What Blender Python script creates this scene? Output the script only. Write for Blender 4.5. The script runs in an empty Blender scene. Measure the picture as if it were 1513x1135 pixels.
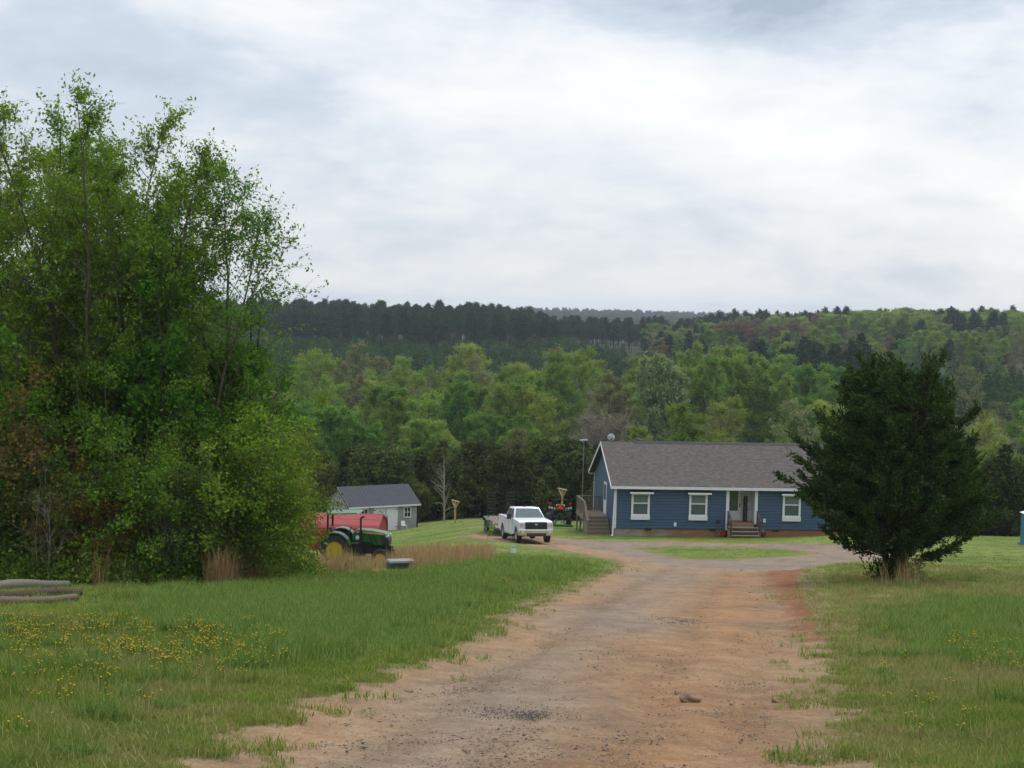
import bpy, math, random
import numpy as np
from mathutils import Vector, Matrix
R = math.radians
rng = np.random.default_rng(7)
random.seed(7)
scn = bpy.context.scene
COL = scn.collection
EYE = 1.6

# ------------------------------------------------------------------ camera
FOC, PITCH, ROLL = 2285.0, 0.050, 0.026
cF = np.array([0, math.cos(PITCH), -math.sin(PITCH)])
_U = np.array([0, math.sin(PITCH), math.cos(PITCH)]); _Rt = np.array([1.0, 0, 0])
cR = math.cos(ROLL) * _Rt + math.sin(ROLL) * _U
cU = math.cos(ROLL) * _U - math.sin(ROLL) * _Rt
cam = bpy.data.cameras.new('camera'); co = bpy.data.objects.new('camera', cam); COL.objects.link(co)
cam.sensor_width = 36; cam.lens = FOC / 1513 * 36; cam.clip_start = .1; cam.clip_end = 20000
co.matrix_world = Matrix(((cR[0], cU[0], -cF[0], 0), (cR[1], cU[1], -cF[1], 0), (cR[2], cU[2], -cF[2], EYE), (0, 0, 0, 1)))
scn.camera = co

def ray(px, py):
    d = cF + cR * (px - 756.5) / FOC - cU * (py - 567.5) / FOC
    return d / d[1]
def proj(x, y, z):
    P = np.array([x, y, z - EYE]); k = P @ cF
    return 756.5 + FOC * (P @ cR) / k, 567.5 - FOC * (P @ cU) / k
def X(px, D, py=800):                      # world x of an image column at a depth
    return ray(px, py)[0] * D

# ------------------------------------------------------------------ terrain
class Noise:
    def __init__(s, seed, n=10):
        r = np.random.default_rng(seed); a = r.uniform(0, 2*np.pi, n)
        s.f = r.uniform(.6, 1.7, n); s.d = np.stack([np.cos(a), np.sin(a)]); s.p = r.uniform(0, 6.28, n)
    def __call__(s, x, y, scale=1.0):
        x = np.asarray(x, float); y = np.asarray(y, float); o = 0
        for i in range(len(s.p)):
            o = o + np.sin((x*s.d[0, i] + y*s.d[1, i]) * s.f[i] * 2*np.pi/scale + s.p[i])
        return o / math.sqrt(len(s.p)) * .8
N1, N2, N3, N4 = Noise(1), Noise(2), Noise(3), Noise(4)

YT = [-400, -60, 0, 30, 75, 89, 96, 106, 114, 125, 150, 200, 250, 300, 400, 500, 600, 700, 900, 1500, 2500, 3500, 9000]
ZL = [20, 8.4, 0, -4.2, -10.6, -12.7, -13.4, -14.5, -15.3, -16.2, -18.5, -21.5, -22.5, -23, -21.5, -18, -15.2, -15, -19, -36, -34, -45, -60]
ZM = [20, 8.4, 0, -4.2, -10.4, -12.0, -12.5, -13.4, -14.2, -15.6, -18.8, -22, -23, -23, -21, -18, -15.6, -15, -19, -36, -22, -45, -60]
ZR = [20, 8.4, 0, -4.2, -9.9, -11.1, -11.8, -13.6, -15.5, -18, -21, -23, -22.5, -21.5, -18, -14.5, -11.5, -9.5, -10, -24, -34, -45, -60]
def ss(a, b, x):
    t = np.clip((x - a) / (b - a), 0, 1); return t*t*(3 - 2*t)
def _base(x, y):
    u = x / np.maximum(y, 25)
    l = np.interp(y, YT, ZL); m = np.interp(y, YT, ZM); r = np.interp(y, YT, ZR)
    wl = ss(-.01, -.09, u); wr = ss(.12, .28, u)
    return m*(1 - wl - wr) + l*wl + r*wr
def zg(x, y):
    x = np.asarray(x, float); y = np.asarray(y, float); o = 0
    for k in (-.06, -.03, 0, .03, .06):
        o = o + _base(x, y + k*np.abs(y) )
    o = o / 5
    far = ss(130, 300, y)
    o = o + N1(x, y, 17)*.05*ss(8, 30, y) + N2(x, y, 4.5)*.018 + far*N3(x, y, 130)*1.1
    return o
def zf(x, y): return float(zg(x, y))
def ground_at(px, py):
    d = ray(px, py); D0 = 4.0; 
    Ds = np.concatenate([np.arange(4, 160, .05), np.arange(160, 900, 1)])
    zz = EYE + d[2]*Ds; g = zg(d[0]*Ds, Ds)
    i = np.argmax(zz < g)
    D = Ds[i]; return np.array([d[0]*D, D])
def poly_px(l): return np.array([ground_at(*p) for p in l])

road_main = poly_px([(250, 1134), (335, 1090), (412, 1058), (485, 1028), (560, 1000), (640, 965), (700, 937), (760, 908), (840, 873), (895, 852), (922, 838), (925, 831),
    (870, 819), (815, 810), (760, 803), (700, 795), (688, 791), (735, 789), (808, 793), (850, 797), (890, 800), (1000, 800), (1150, 803), (1240, 806), (1285, 811),
    (1330, 818), (1330, 830), (1270, 829), (1225, 833), (1192, 838), (1180, 850), (1187, 880), (1207, 915), (1222, 950), (1228, 1000), (1252, 1050), (1275, 1090), (1292, 1134)])
# carry the road on behind the frame, back past the camera
a, b = road_main[0], road_main[-1]
road_main = np.vstack([[[-2.6, -30]], [[-2.4, 0]], [[-2.6, 6]], road_main, [[2.9, 6]], [[2.7, 0]], [[2.6, -30]]])
island = poly_px([(932, 809), (1000, 806), (1100, 808), (1170, 811), (1216, 818), (1180, 821), (1130, 824), (1080, 828), (1010, 826), (965, 818)])
gravel_poly = poly_px([(800, 797), (860, 797), (900, 797), (1340, 800), (1340, 836), (1190, 840), (1120, 842), (1060, 838), (1000, 833), (945, 824), (900, 812)])
def inpoly(P, x, y):
    c = np.zeros(x.shape, bool); n = len(P)
    for i in range(n):
        x1, y1 = P[i]; x2, y2 = P[(i+1) % n]
        if y1 == y2: continue
        c ^= ((y1 > y) != (y2 > y)) & (x < (x2-x1)*(y-y1)/(y2-y1)+x1)
    return c
def sdist(P, x, y):
    d = np.full(x.shape, 1e9); n = len(P)
    for i in range(n):
        x1, y1 = P[i]; x2, y2 = P[(i+1) % n]; ex, ey = x2-x1, y2-y1
        t = np.clip(((x-x1)*ex + (y-y1)*ey)/(ex*ex+ey*ey+1e-9), 0, 1)
        d = np.minimum(d, (x-x1-t*ex)**2 + (y-y1-t*ey)**2)
    d = np.sqrt(d); return np.where(inpoly(P, x, y), -d, d)
def road_d(x, y):
    x = np.asarray(x, float); y = np.asarray(y, float)
    near = np.clip(1 - y/70, .25, 1)
    d = np.maximum(sdist(road_main, x, y), -sdist(island, x, y))
    return d + (N2(x, y, 1.9)*.09 + N3(x, y, .6)*.07 + N1(x, y, 6)*.10)*near
# field edges (where mown grass gives way to the wood)
def field_d(x, y):                         # <0 inside the open field
    u = x/np.maximum(y, 1)
    lim = np.interp(u, [-.5, -.16, -.1, .0, .08, .2, .27, .35, .5], [112, 120, 124, 122, 116, 108, 98, 98, 98])
    return y - lim - N1(x, y, 23)*2.0

# ------------------------------------------------------------------ node helpers
def mat(name, rough=.8, spec=.3):
    m = bpy.data.materials.new(name); m.use_nodes = True
    b = m.node_tree.nodes['Principled BSDF']; b.inputs['Roughness'].default_value = rough
    b.inputs['Specular IOR Level'].default_value = spec
    return m, m.node_tree, b
def nd(t, typ, **kw):
    n = t.nodes.new(typ)
    for k, v in kw.items():
        if k.startswith('i_'): n.inputs[k[2:].replace('_', ' ')].default_value = v
        else: setattr(n, k, v)
    return n
def noise(t, vec, scale, detail=4, rough=.55, dist=0):
    n = nd(t, 'ShaderNodeTexNoise'); n.inputs['Scale'].default_value = scale; n.inputs['Detail'].default_value = detail
    n.inputs['Roughness'].default_value = rough; n.inputs['Distortion'].default_value = dist
    if vec is not None: t.links.new(vec, n.inputs['Vector'])
    return n.outputs['Fac']
def ramp(t, fac, stops):
    r = nd(t, 'ShaderNodeValToRGB'); e = r.color_ramp.elements
    while len(e) < len(stops): e.new(.5)
    for i, (p, c) in enumerate(stops):
        e[i].position = p; e[i].color = (c, c, c, 1) if isinstance(c, (int, float)) else (*c, 1)
    t.links.new(fac, r.inputs['Fac']); return r.outputs['Color']
def mixc(t, fac, a, b, mode='MIX'):
    m = nd(t, 'ShaderNodeMix', data_type='RGBA', blend_type=mode)
    for s, v in ((m.inputs[0], fac), (m.inputs[6], a), (m.inputs[7], b)):
        if hasattr(v, 'links'): t.links.new(v, s)
        else: s.default_value = v if isinstance(v, (int, float)) else (*v, 1)
    return m.outputs[2]
def mth(t, op, a, b=0.0, c=0.0, clamp=False):
    m = nd(t, 'ShaderNodeMath', operation=op, use_clamp=clamp)
    for i, v in enumerate((a, b, c)):
        if hasattr(v, 'links'): t.links.new(v, m.inputs[i])
        else: m.inputs[i].default_value = v
    return m.outputs[0]
def pos(t): return nd(t, 'ShaderNodeNewGeometry').outputs['Position']
def obj_co(t): return nd(t, 'ShaderNodeTexCoord').outputs['Object']
def attr(t, name): return nd(t, 'ShaderNodeAttribute', attribute_name=name).outputs['Fac']
def mapping(t, vec, sc=(1, 1, 1), rot=(0, 0, 0)):
    m = nd(t, 'ShaderNodeMapping'); m.inputs['Scale'].default_value = sc; m.inputs['Rotation'].default_value = rot
    t.links.new(vec, m.inputs['Vector']); return m.outputs[0]
def bump(t, b, h, strength=.4, dist=.02):
    n = nd(t, 'ShaderNodeBump'); n.inputs['Strength'].default_value = strength; n.inputs['Distance'].default_value = dist
    t.links.new(h, n.inputs['Height']); t.links.new(n.outputs[0], b.inputs['Normal'])

def plain(name, c, rough=.6, metal=0, spec=.4, var=.25, sc=3.0, emit=None):
    m, t, b = mat(name, rough, spec); b.inputs['Metallic'].default_value = metal
    f = noise(t, obj_co(t), sc, 5, .65)
    lo = tuple(x*(1-var) for x in c); hi = tuple(min(1, x*(1+var)) for x in c)
    t.links.new(ramp(t, f, [(.3, lo), (.7, hi)]), b.inputs['Base Color'])
    t.links.new(ramp(t, f, [(.3, min(1, rough*1.2)), (.7, rough*.85)]), b.inputs['Roughness'])
    if emit: b.inputs['Emission Color'].default_value = (*c, 1); b.inputs['Emission Strength'].default_value = emit
    return m
M = {}
def siding(name, c, pitch=.115, var=.1):
    m, t, b = mat(name, .55, .35); p = obj_co(t)
    z = nd(t, 'ShaderNodeSeparateXYZ'); t.links.new(p, z.inputs[0])
    fr = mth(t, 'FRACT', mth(t, 'DIVIDE', z.outputs[2], pitch))
    f = noise(t, mapping(t, p, (1, 1, 6)), 1.3, 5, .6)
    base = ramp(t, f, [(.3, tuple(x*(1-var) for x in c)), (.7, tuple(x*(1+var) for x in c))])
    line = ramp(t, fr, [(0, .45), (.28, 1), (1, 1)])          # darker line fading upward from each lap's lower edge
    t.links.new(mixc(t, 1.0, base, line, 'MULTIPLY'), b.inputs['Base Color'])
    bump(t, b, mth(t, 'SUBTRACT', 1.0, fr), 1.0, .02)
    return m
M['blue'] = siding('blue_lap_siding', (.036, .074, .125), .19)
M['grey_side'] = siding('grey_board_siding', (.23, .22, .215), .3)
M['white'] = plain('white_vinyl', (.60, .61, .62), .45, var=.06)
M['white_dirty'] = plain('weathered_white', (.62, .64, .64), .6, var=.12)
M['soffit'] = plain('soffit_white', (.6, .58, .53), .7, var=.05)
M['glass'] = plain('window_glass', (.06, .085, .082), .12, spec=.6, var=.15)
M['glass_reflect'] = plain('window_glass_painted_reflection', (.11, .155, .145), .12, spec=.6, var=.12)  # upper sash: pale green-grey reflection painted into the glass colour
M['black'] = plain('black_metal', (.012, .012, .013), .45, var=.3)
M['black_plastic'] = plain('black_plastic', (.02, .02, .022), .55)
M['rubber'] = plain('tyre_rubber', (.022, .021, .021), .85, var=.4, sc=14)
M['chrome'] = plain('chrome', (.75, .75, .74), .16, metal=1, var=.06)
M['alu'] = plain('alloy_rim', (.5, .5, .51), .35, metal=.8)
M['truck'] = plain('white_car_paint', (.57, .59, .63), .22, spec=.6, var=.03)
M['green'] = plain('tractor_green', (.010, .085, .022), .35, spec=.5, var=.12)
M['yellow'] = plain('tractor_yellow', (.42, .29, .02), .45, var=.18, sc=6)
M['smv'] = plain('orange_reflector', (.9, .05, .01), .4, var=.05)
M['amber'] = plain('amber_lamp', (.5, .17, .02), .25, var=.05)
M['redlamp'] = plain('red_lamp', (.5, .02, .012), .25, var=.05)
M['lens'] = plain('headlamp_lens', (.45, .46, .47), .12, spec=.9, var=.1)
M['red_pot'] = plain('red_glaze', (.25, .02, .02), .4)
M['teal'] = plain('teal_panel', (.04, .17, .22), .5, var=.12)
M['grey_plastic'] = plain('grey_plastic', (.35, .36, .37), .6)
M['transformer'] = plain('dark_green_cabinet', (.035, .055, .04), .6, var=.25, sc=8)
M['lidgrey'] = plain('grey_lid', (.17, .175, .165), .75, var=.2, sc=10)
M['yellow_wood'] = plain('treated_pine', (.34, .25, .10), .75, var=.2, sc=12)

def wood(name, c, var=.3, sc=1.0):
    m, t, b = mat(name, .8, .2); p = obj_co(t)
    f = noise(t, mapping(t, p, (2*sc, 14*sc, 14*sc)), 3, 6, .7)
    t.links.new(ramp(t, f, [(.28, tuple(x*(1-var) for x in c)), (.72, tuple(x*(1+var) for x in c))]), b.inputs['Base Color'])
    bump(t, b, f, .3, .01); return m
M['deckwood'] = wood('weathered_deck_wood', (.17, .135, .10))
M['stepwood'] = wood('step_wood', (.27, .215, .15))
M['porchwood'] = wood('porch_floor_wood', (.30, .15, .07))
M['darkwood'] = wood('dark_rail_wood', (.085, .055, .045))
M['log'] = wood('log_bark', (.115, .085, .058), .5)
M['log_dark'] = wood('damp_log_bark', (.05, .032, .022), .5)
M['log_pale'] = wood('bleached_log', (.15, .135, .11), .4)

def shingle():
    m, t, b = mat('asphalt_shingle', .92, .15); p = obj_co(t)
    br = nd(t, 'ShaderNodeTexBrick'); t.links.new(mapping(t, p, (1, 1, 1)), br.inputs['Vector'])
    f1 = noise(t, mapping(t, p, (2.2, 6, 6)), 1.6, 6, .8); f2 = noise(t, p, 22, 3, .7)
    c = ramp(t, f1, [(.36, (.058, .050, .044)), (.5, (.092, .081, .074)), (.64, (.14, .125, .113))])
    c2 = ramp(t, f2, [(.3, .72), (.7, 1.25)])
    z = nd(t, 'ShaderNodeSeparateXYZ'); t.links.new(p, z.inputs[0])
    fr = mth(t, 'FRACT', mth(t, 'DIVIDE', z.outputs[2], .066))
    t.links.new(mixc(t, .9, c, c2, 'MULTIPLY'), b.inputs['Base Color'])
    bump(t, b, fr, .5, .01); t.nodes.remove(br); return m
M['shingle'] = shingle()
def ribbed(name, c, axis, pitch, rough=.4, depth=.03, var=.12):
    m, t, b = mat(name, rough, .2); p = obj_co(t)
    s = nd(t, 'ShaderNodeSeparateXYZ'); t.links.new(p, s.inputs[0])
    fr = mth(t, 'FRACT', mth(t, 'DIVIDE', s.outputs[axis], pitch))
    rib = ramp(t, fr, [(0, 0), (.06, 1), (.14, 1), (.2, 0)])
    f = noise(t, p, 1.2, 5, .7)
    base = ramp(t, f, [(.3, tuple(x*(1-var) for x in c)), (.7, tuple(min(1, x*(1+var)) for x in c))])
    t.links.new(base, b.inputs['Base Color'])
    bump(t, b, rib, 1.0, depth); return m
M['metalroof'] = ribbed('blue_grey_metal_roof', (.030, .036, .048), 0, .3, .7, .03)
M['shedside'] = ribbed('grey_board_siding_vertical', (.27, .26, .255), 0, .2, .7, .015)

def foundation():
    m, t, b = mat('clay_stained_block', .95, .1); p = obj_co(t)
    s = nd(t, 'ShaderNodeSeparateXYZ'); t.links.new(p, s.inputs[0])
    f = noise(t, mapping(t, p, (.5, .5, 2)), 1.6, 5, .65); f2 = noise(t, p, 9, 3)
    st = mth(t, 'ADD', mth(t, 'MULTIPLY', f, 1.2), mth(t, 'MULTIPLY', s.outputs[0], .06))
    c = ramp(t, st, [(.62, (.25, .235, .215)), (.82, (.22, .125, .07)), (1, (.24, .11, .055))])
    t.links.new(mixc(t, .6, c, ramp(t, f2, [(.3, .8), (.7, 1.15)]), 'MULTIPLY'), b.inputs['Base Color'])
    bump(t, b, f2, .4, .02); return m
M['foundation'] = foundation()

# foliage ---------------------------------------------------------------
def leafmat(name, stops, trans=.35, objvar=.35, rough=.6):
    """stops: three colours picked by the per-leaf tint; each plant shifts a little by its own random number"""
    m = bpy.data.materials.new(name); m.use_nodes = True; t = m.node_tree; t.nodes.clear()
    out = nd(t, 'ShaderNodeOutputMaterial')
    a = attr(t, 'tint'); oi = nd(t, 'ShaderNodeObjectInfo').outputs['Random']
    col = ramp(t, a, [(0.05, stops[0]), (.5, stops[1]), (.95, stops[2])])
    hs = nd(t, 'ShaderNodeHueSaturation'); t.links.new(col, hs.inputs['Color'])
    t.links.new(mth(t, 'MULTIPLY_ADD', oi, .045, .4775), hs.inputs['Hue'])
    oi2 = mth(t, 'FRACT', mth(t, 'MULTIPLY', oi, 17.3))
    t.links.new(mth(t, 'MULTIPLY_ADD', oi2, objvar*2, 1-objvar), hs.inputs['Value'])
    d = nd(t, 'ShaderNodeBsdfDiffuse'); tr = nd(t, 'ShaderNodeBsdfTranslucent')
    t.links.new(hs.outputs[0], d.inputs[0]); t.links.new(hs.outputs[0], tr.inputs[0])
    mx = nd(t, 'ShaderNodeMixShader'); mx.inputs[0].default_value = trans
    t.links.new(d.outputs[0], mx.inputs[1]); t.links.new(tr.outputs[0], mx.inputs[2])
    t.links.new(mx.outputs[0], out.inputs[0]); return m
M['leaf'] = leafmat('spring_leaf', [(.07, .145, .012), (.135, .245, .022), (.235, .37, .055)], .45, .15)
M['leaf_dark'] = leafmat('dark_green_leaf', [(.035, .085, .010), (.07, .15, .016), (.12, .22, .03)], .3, .15)
M['leaf_olive'] = leafmat('olive_shrub_leaf', [(.06, .09, .018), (.105, .14, .03), (.16, .19, .05)], .3, .2)
M['leaf_red'] = leafmat('reddish_new_leaf', [(.11, .06, .02), (.17, .10, .03), (.15, .14, .04)], .3, .15)
M['leaf_gold'] = leafmat('golden_new_leaf', [(.12, .085, .015), (.2, .14, .03), (.12, .13, .03)], .3, .15)
M['wood_green'] = leafmat('woodland_leaf_green', [(.095, .17, .028), (.14, .235, .04), (.19, .30, .06)], .4, .22)
M['wood_yellow'] = leafmat('woodland_leaf_yellowgreen', [(.14, .21, .036), (.20, .275, .052), (.25, .34, .08)], .4, .2)
M['wood_tan'] = leafmat('woodland_leaf_tan', [(.13, .135, .06), (.18, .185, .08), (.21, .23, .095)], .3, .25)
M['wood_red'] = leafmat('woodland_leaf_budding_red', [(.12, .09, .045), (.17, .125, .06), (.18, .155, .07)], .3, .2)
M['wood_white'] = leafmat('woodland_blossom', [(.15, .22, .08), (.21, .28, .115), (.32, .37, .19)], .25, .1)
M['pine'] = leafmat('pine_needles', [(.018, .034, .018), (.034, .06, .028), (.058, .09, .038)], .15, .25)
M['youngpine'] = leafmat('young_pine_needles', [(.028, .065, .018), (.05, .10, .026), (.08, .14, .036)], .15, .25)
M['scrub'] = leafmat('scrub_needles', [(.034, .050, .015), (.062, .085, .024), (.11, .13, .04)], .15, .3)
M['cedar'] = leafmat('cedar_sprays', [(.022, .040, .010), (.042, .070, .017), (.115, .145, .038)], .15, .05)
M['drygrass'] = leafmat('dry_broom_grass', [(.22, .14, .06), (.33, .22, .10), (.44, .32, .17)], .25, .2)
def barkmat(name, c):
    m, t, b = mat(name, .95, .1); f = noise(t, mapping(t, obj_co(t), (6, 6, 1.2)), 4, 5, .7)
    t.links.new(ramp(t, f, [(.3, tuple(x*.55 for x in c)), (.7, tuple(x*1.4 for x in c))]), b.inputs['Base Color']); return m
M['bark'] = barkmat('grey_bark', (.10, .085, .065)); M['bark_dark'] = barkmat('dark_bark', (.045, .035, .026))
M['bark_pale'] = barkmat('pale_bark', (.27, .24, .20))

def grass_color(t, p):
    big = noise(t, p, .16, 3, .6); mid = noise(t, p, .9, 4, .6)
    c1 = ramp(t, big, [(.35, (.12, .19, .030)), (.5, (.155, .22, .040)), (.66, (.22, .25, .065))])
    c2 = ramp(t, mid, [(.34, (.09, .165, .027)), (.52, (.16, .225, .042)), (.7, (.30, .27, .12))])
    c = mixc(t, .55, c1, c2)
    sp = nd(t, 'ShaderNodeSeparateXYZ'); t.links.new(p, sp.inputs[0])
    side = mth(t, 'MULTIPLY_ADD', mth(t, 'SUBTRACT', sp.outputs[0], 2.5), .25, 0, clamp=True)
    side = mth(t, 'MULTIPLY', side, mth(t, 'MULTIPLY_ADD', sp.outputs[1], -.04, 2.6, clamp=True))
    k = ramp(t, mth(t, 'ADD', mth(t, 'MULTIPLY', side, .17), noise(t, p, .55, 5, .7)), [(.50, 0), (.68, .75)])
    return mixc(t, 1.0, mixc(t, k, c, (.27, .235, .115)), (.90, .92, .76), 'MULTIPLY')
def lawnmat():
    m, t, b = mat('lawn_soil_and_grass', .95, .1); p = pos(t)
    g = grass_color(t, p)
    fine = noise(t, mapping(t, p, (1, .35, 1)), 9, 5, .75)
    g = mixc(t, 1.0, g, ramp(t, fine, [(.3, .42), (.7, 1.05)]), 'MULTIPLY')
    mow = noise(t, mapping(t, p, (.10, .75, 1), (0, 0, R(7))), 1.0, 3, .5)
    g = mixc(t, 1.0, g, ramp(t, mow, [(.38, .78), (.62, 1.12)]), 'MULTIPLY')
    e = attr(t, 'edge')                                    # metres outside the road's edge
    en = mth(t, 'ADD', mth(t, 'MULTIPLY', mth(t, 'SUBTRACT', noise(t, p, 2.2, 5, .7), .5), 2.6), e)
    k = ramp(t, en, [(.05, 0), (.75, 1)])
    soil = ramp(t, noise(t, p, 5, 5, .7), [(.3, (.14, .085, .05)), (.7, (.21, .145, .085))])
    t.links.new(mixc(t, k, soil, g), b.inputs['Base Color'])
    bump(t, b, fine, .8, .05); return m
M['lawn'] = lawnmat()
def dirtmat(name, gravel):
    m, t, b = mat(name, .95, .15); p = pos(t)
    ps = mapping(t, p, (1, .16, 1), (0, 0, R(-4)))
    n1 = noise(t, ps, .9, 5, .6); n2 = noise(t, p, 2.3, 6, .7); n3 = noise(t, p, 38, 4, .75); n4 = noise(t, p, .25, 3, .5)
    lat = attr(t, 'lat'); e = attr(t, 'edge')
    tan = ramp(t, n2, [(.3, (.175, .112, .060)), (.55, (.235, .156, .088)), (.75, (.285, .20, .118))])
    clay = ramp(t, n2, [(.3, (.22, .104, .046)), (.7, (.30, .163, .078))])
    base0 = None
    grey = ramp(t, n2, [(.3, (.14, .108, .084)), (.7, (.215, .178, .148))])
    # red clay: a band right of centre plus ragged patches
    band = mth(t, 'SUBTRACT', 1, mth(t, 'MULTIPLY', mth(t, 'ABSOLUTE', mth(t, 'SUBTRACT', lat, .66)), 3.2), clamp=True)
    kc = ramp(t, mth(t, 'ADD', mth(t, 'MULTIPLY', n1, .9), mth(t, 'MULTIPLY', band, .35)), [(.46, 0), (.85, .75)])
    gb = mth(t, 'SUBTRACT', 1, mth(t, 'MULTIPLY', mth(t, 'ABSOLUTE', mth(t, 'SUBTRACT', lat, .32)), 3.0), clamp=True)
    kg = ramp(t, mth(t, 'ADD', mth(t, 'MULTIPLY', n4, .8), mth(t, 'MULTIPLY', gb, .35)), [(.45, 0), (.8, .7)])
    if gravel: base = mixc(t, ramp(t, n4, [(.4, .15), (.8, .6)]), grey, tan)
    else:
        base = mixc(t, kg, mixc(t, kc, tan, clay), grey)
        red = ramp(t, mth(t, 'ADD', mth(t, 'MULTIPLY', mth(t, 'SUBTRACT', noise(t, p, 1.3, 5, .7), .5), 1.4), attr(t, 'cut')), [(.35, 0), (.75, 1)])
        base = mixc(t, red, base, ramp(t, n2, [(.3, (.14, .055, .024)), (.7, (.23, .10, .045))]))
    # thin grass and litter creeping in over the shoulder
    ge = ramp(t, mth(t, 'ADD', mth(t, 'MULTIPLY', mth(t, 'SUBTRACT', noise(t, p, 3, 6, .8), .5), 2.4), mth(t, 'ADD', e, .35)), [(.2, 0), (.62, 1)])
    base = mixc(t, mth(t, 'MULTIPLY', ge, .7), base, (.12, .125, .045))
    base = mixc(t, 1.0, base, ramp(t, noise(t, mapping(t, p, (1, .4, 1), (0, 0, R(-4))), .75, 6, .75), [(.3, .70), (.5, .98), (.7, 1.12)]), 'MULTIPLY')
    tk = mth(t, 'ADD', lat, mth(t, 'MULTIPLY', mth(t, 'SUBTRACT', noise(t, p, .4, 3, .5), .5), .16))
    base = mixc(t, .0 if gravel else .8, base, ramp(t, tk, [(0, 1.04), (.17, 1.06), (.235, .86), (.31, 1.06), (.50, 1.04), (.60, .88), (.68, 1.06), (.82, .93), (.9, 1.0)]), 'MULTIPLY')
    base = mixc(t, 1.0, base, ramp(t, noise(t, p, 13, 6, .8), [(.28, .72), (.5, 1), (.72, 1.22)]), 'MULTIPLY')
    base = mixc(t, 1.0, base, ramp(t, n3, [(.25, .62), (.5, 1), (.75, 1.35)]), 'MULTIPLY')
    t.links.new(base, b.inputs['Base Color'])
    bump(t, b, mth(t, 'ADD', n3, mth(t, 'MULTIPLY', noise(t, p, 11, 4, .7), 1.2)), .8, .02); return m
M['dirt'] = dirtmat('red_clay_and_gravel', False); M['gravel'] = dirtmat('grey_gravel', True)
def floormat():
    m, t, b = mat('leaf_litter', .95, .1); p = pos(t)
    f = noise(t, p, .35, 6, .7)
    t.links.new(ramp(t, f, [(.3, (.018, .022, .010)), (.55, (.04, .045, .018)), (.75, (.07, .06, .03))]), b.inputs['Base Color'])
    bump(t, b, noise(t, p, 1.3, 5, .7), 1, .3); return m
M['litter'] = floormat()
def stonemat():
    m, t, b = mat('road_stone', .9, .2)
    f = nd(t, 'ShaderNodeObjectInfo').outputs['Random']
    t.links.new(ramp(t, noise(t, pos(t), 25, 2), [(.3, (.13, .10, .08)), (.5, (.20, .155, .115)), (.7, (.30, .25, .20))]), b.inputs['Base Color']); return m
M['stone'] = stonemat()
M['stone_dark'] = plain('dark_stone', (.07, .066, .064), .9, var=.4, sc=20)
M['rock'] = plain('brown_rock', (.2, .12, .07), .9, var=.4, sc=12)
M['flower'] = plain('buttercup_petal', (.75, .52, .01), .5, var=.15)
def grassmat(name, k=1.0):
    m = bpy.data.materials.new(name); m.use_nodes = True; t = m.node_tree; t.nodes.clear(); p = pos(t)
    c = grass_color(t, p)
    a = attr(t, 'tint')
    c = mixc(t, ramp(t, a, [(.80, 0), (.97, .75)]), c, (.30, .25, .12))
    c = mixc(t, 1.0, c, ramp(t, a, [(0, .75*k), (.9, 1.35*k)]), 'MULTIPLY')
    d = nd(t, 'ShaderNodeBsdfDiffuse'); tr = nd(t, 'ShaderNodeBsdfTranslucent'); mx = nd(t, 'ShaderNodeMixShader'); mx.inputs[0].default_value = .35
    t.links.new(c, d.inputs[0]); t.links.new(c, tr.inputs[0]); t.links.new(d.outputs[0], mx.inputs[1]); t.links.new(tr.outputs[0], mx.inputs[2])
    o = nd(t, 'ShaderNodeOutputMaterial'); t.links.new(mx.outputs[0], o.inputs[0]); return m
M['grass'] = grassmat('grass_blades', 1.0)
def lushmat():
    m = leafmat('lush_grass_blades', [(.085, .15, .026), (.135, .21, .04), (.25, .32, .10)], .4, .1); return m
M['lush'] = lushmat()

# ------------------------------------------------------------------ mesh helpers
def tag(o, label=None, cat=None, group=None, kind=None):
    if label: o['label'] = label
    if cat: o['category'] = cat
    if group: o['group'] = group
    if kind: o['kind'] = kind
    return o
def empty(name, loc, rz=0, rx=0, ry=0):
    o = bpy.data.objects.new(name, None); COL.objects.link(o); o.location = loc; o.rotation_euler = (rx, ry, rz); o.empty_display_size = .2
    return o
def link(name, me, parent=None):
    o = bpy.data.objects.new(name, me); COL.objects.link(o)
    if parent: o.parent = parent
    return o
def npmesh(name, V, quads=None, tris=None, mats=(), smooth=False, tint=None, mi=None):
    me = bpy.data.meshes.new(name); V = np.asarray(V, np.float32)
    q = np.zeros((0, 4), np.int32) if quads is None else np.asarray(quads, np.int32)
    t = np.zeros((0, 3), np.int32) if tris is None else np.asarray(tris, np.int32)
    me.vertices.add(len(V)); me.vertices.foreach_set('co', V.ravel())
    loops = np.concatenate([q.ravel(), t.ravel()]); me.loops.add(len(loops)); me.loops.foreach_set('vertex_index', loops)
    st = np.concatenate([np.arange(len(q))*4, len(q)*4 + np.arange(len(t))*3]).astype(np.int32)
    me.polygons.add(len(st)); me.polygons.foreach_set('loop_start', st)
    if mi is not None: me.polygons.foreach_set('material_index', np.asarray(mi, np.int32))
    for m in mats: me.materials.append(m)
    if smooth: me.polygons.foreach_set('use_smooth', np.ones(len(st), bool))
    me.update(calc_edges=True)
    if tint is not None:
        a = me.attributes.new('tint', 'FLOAT', 'FACE'); a.data.foreach_set('value', np.asarray(tint, np.float32))
    return me

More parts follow.
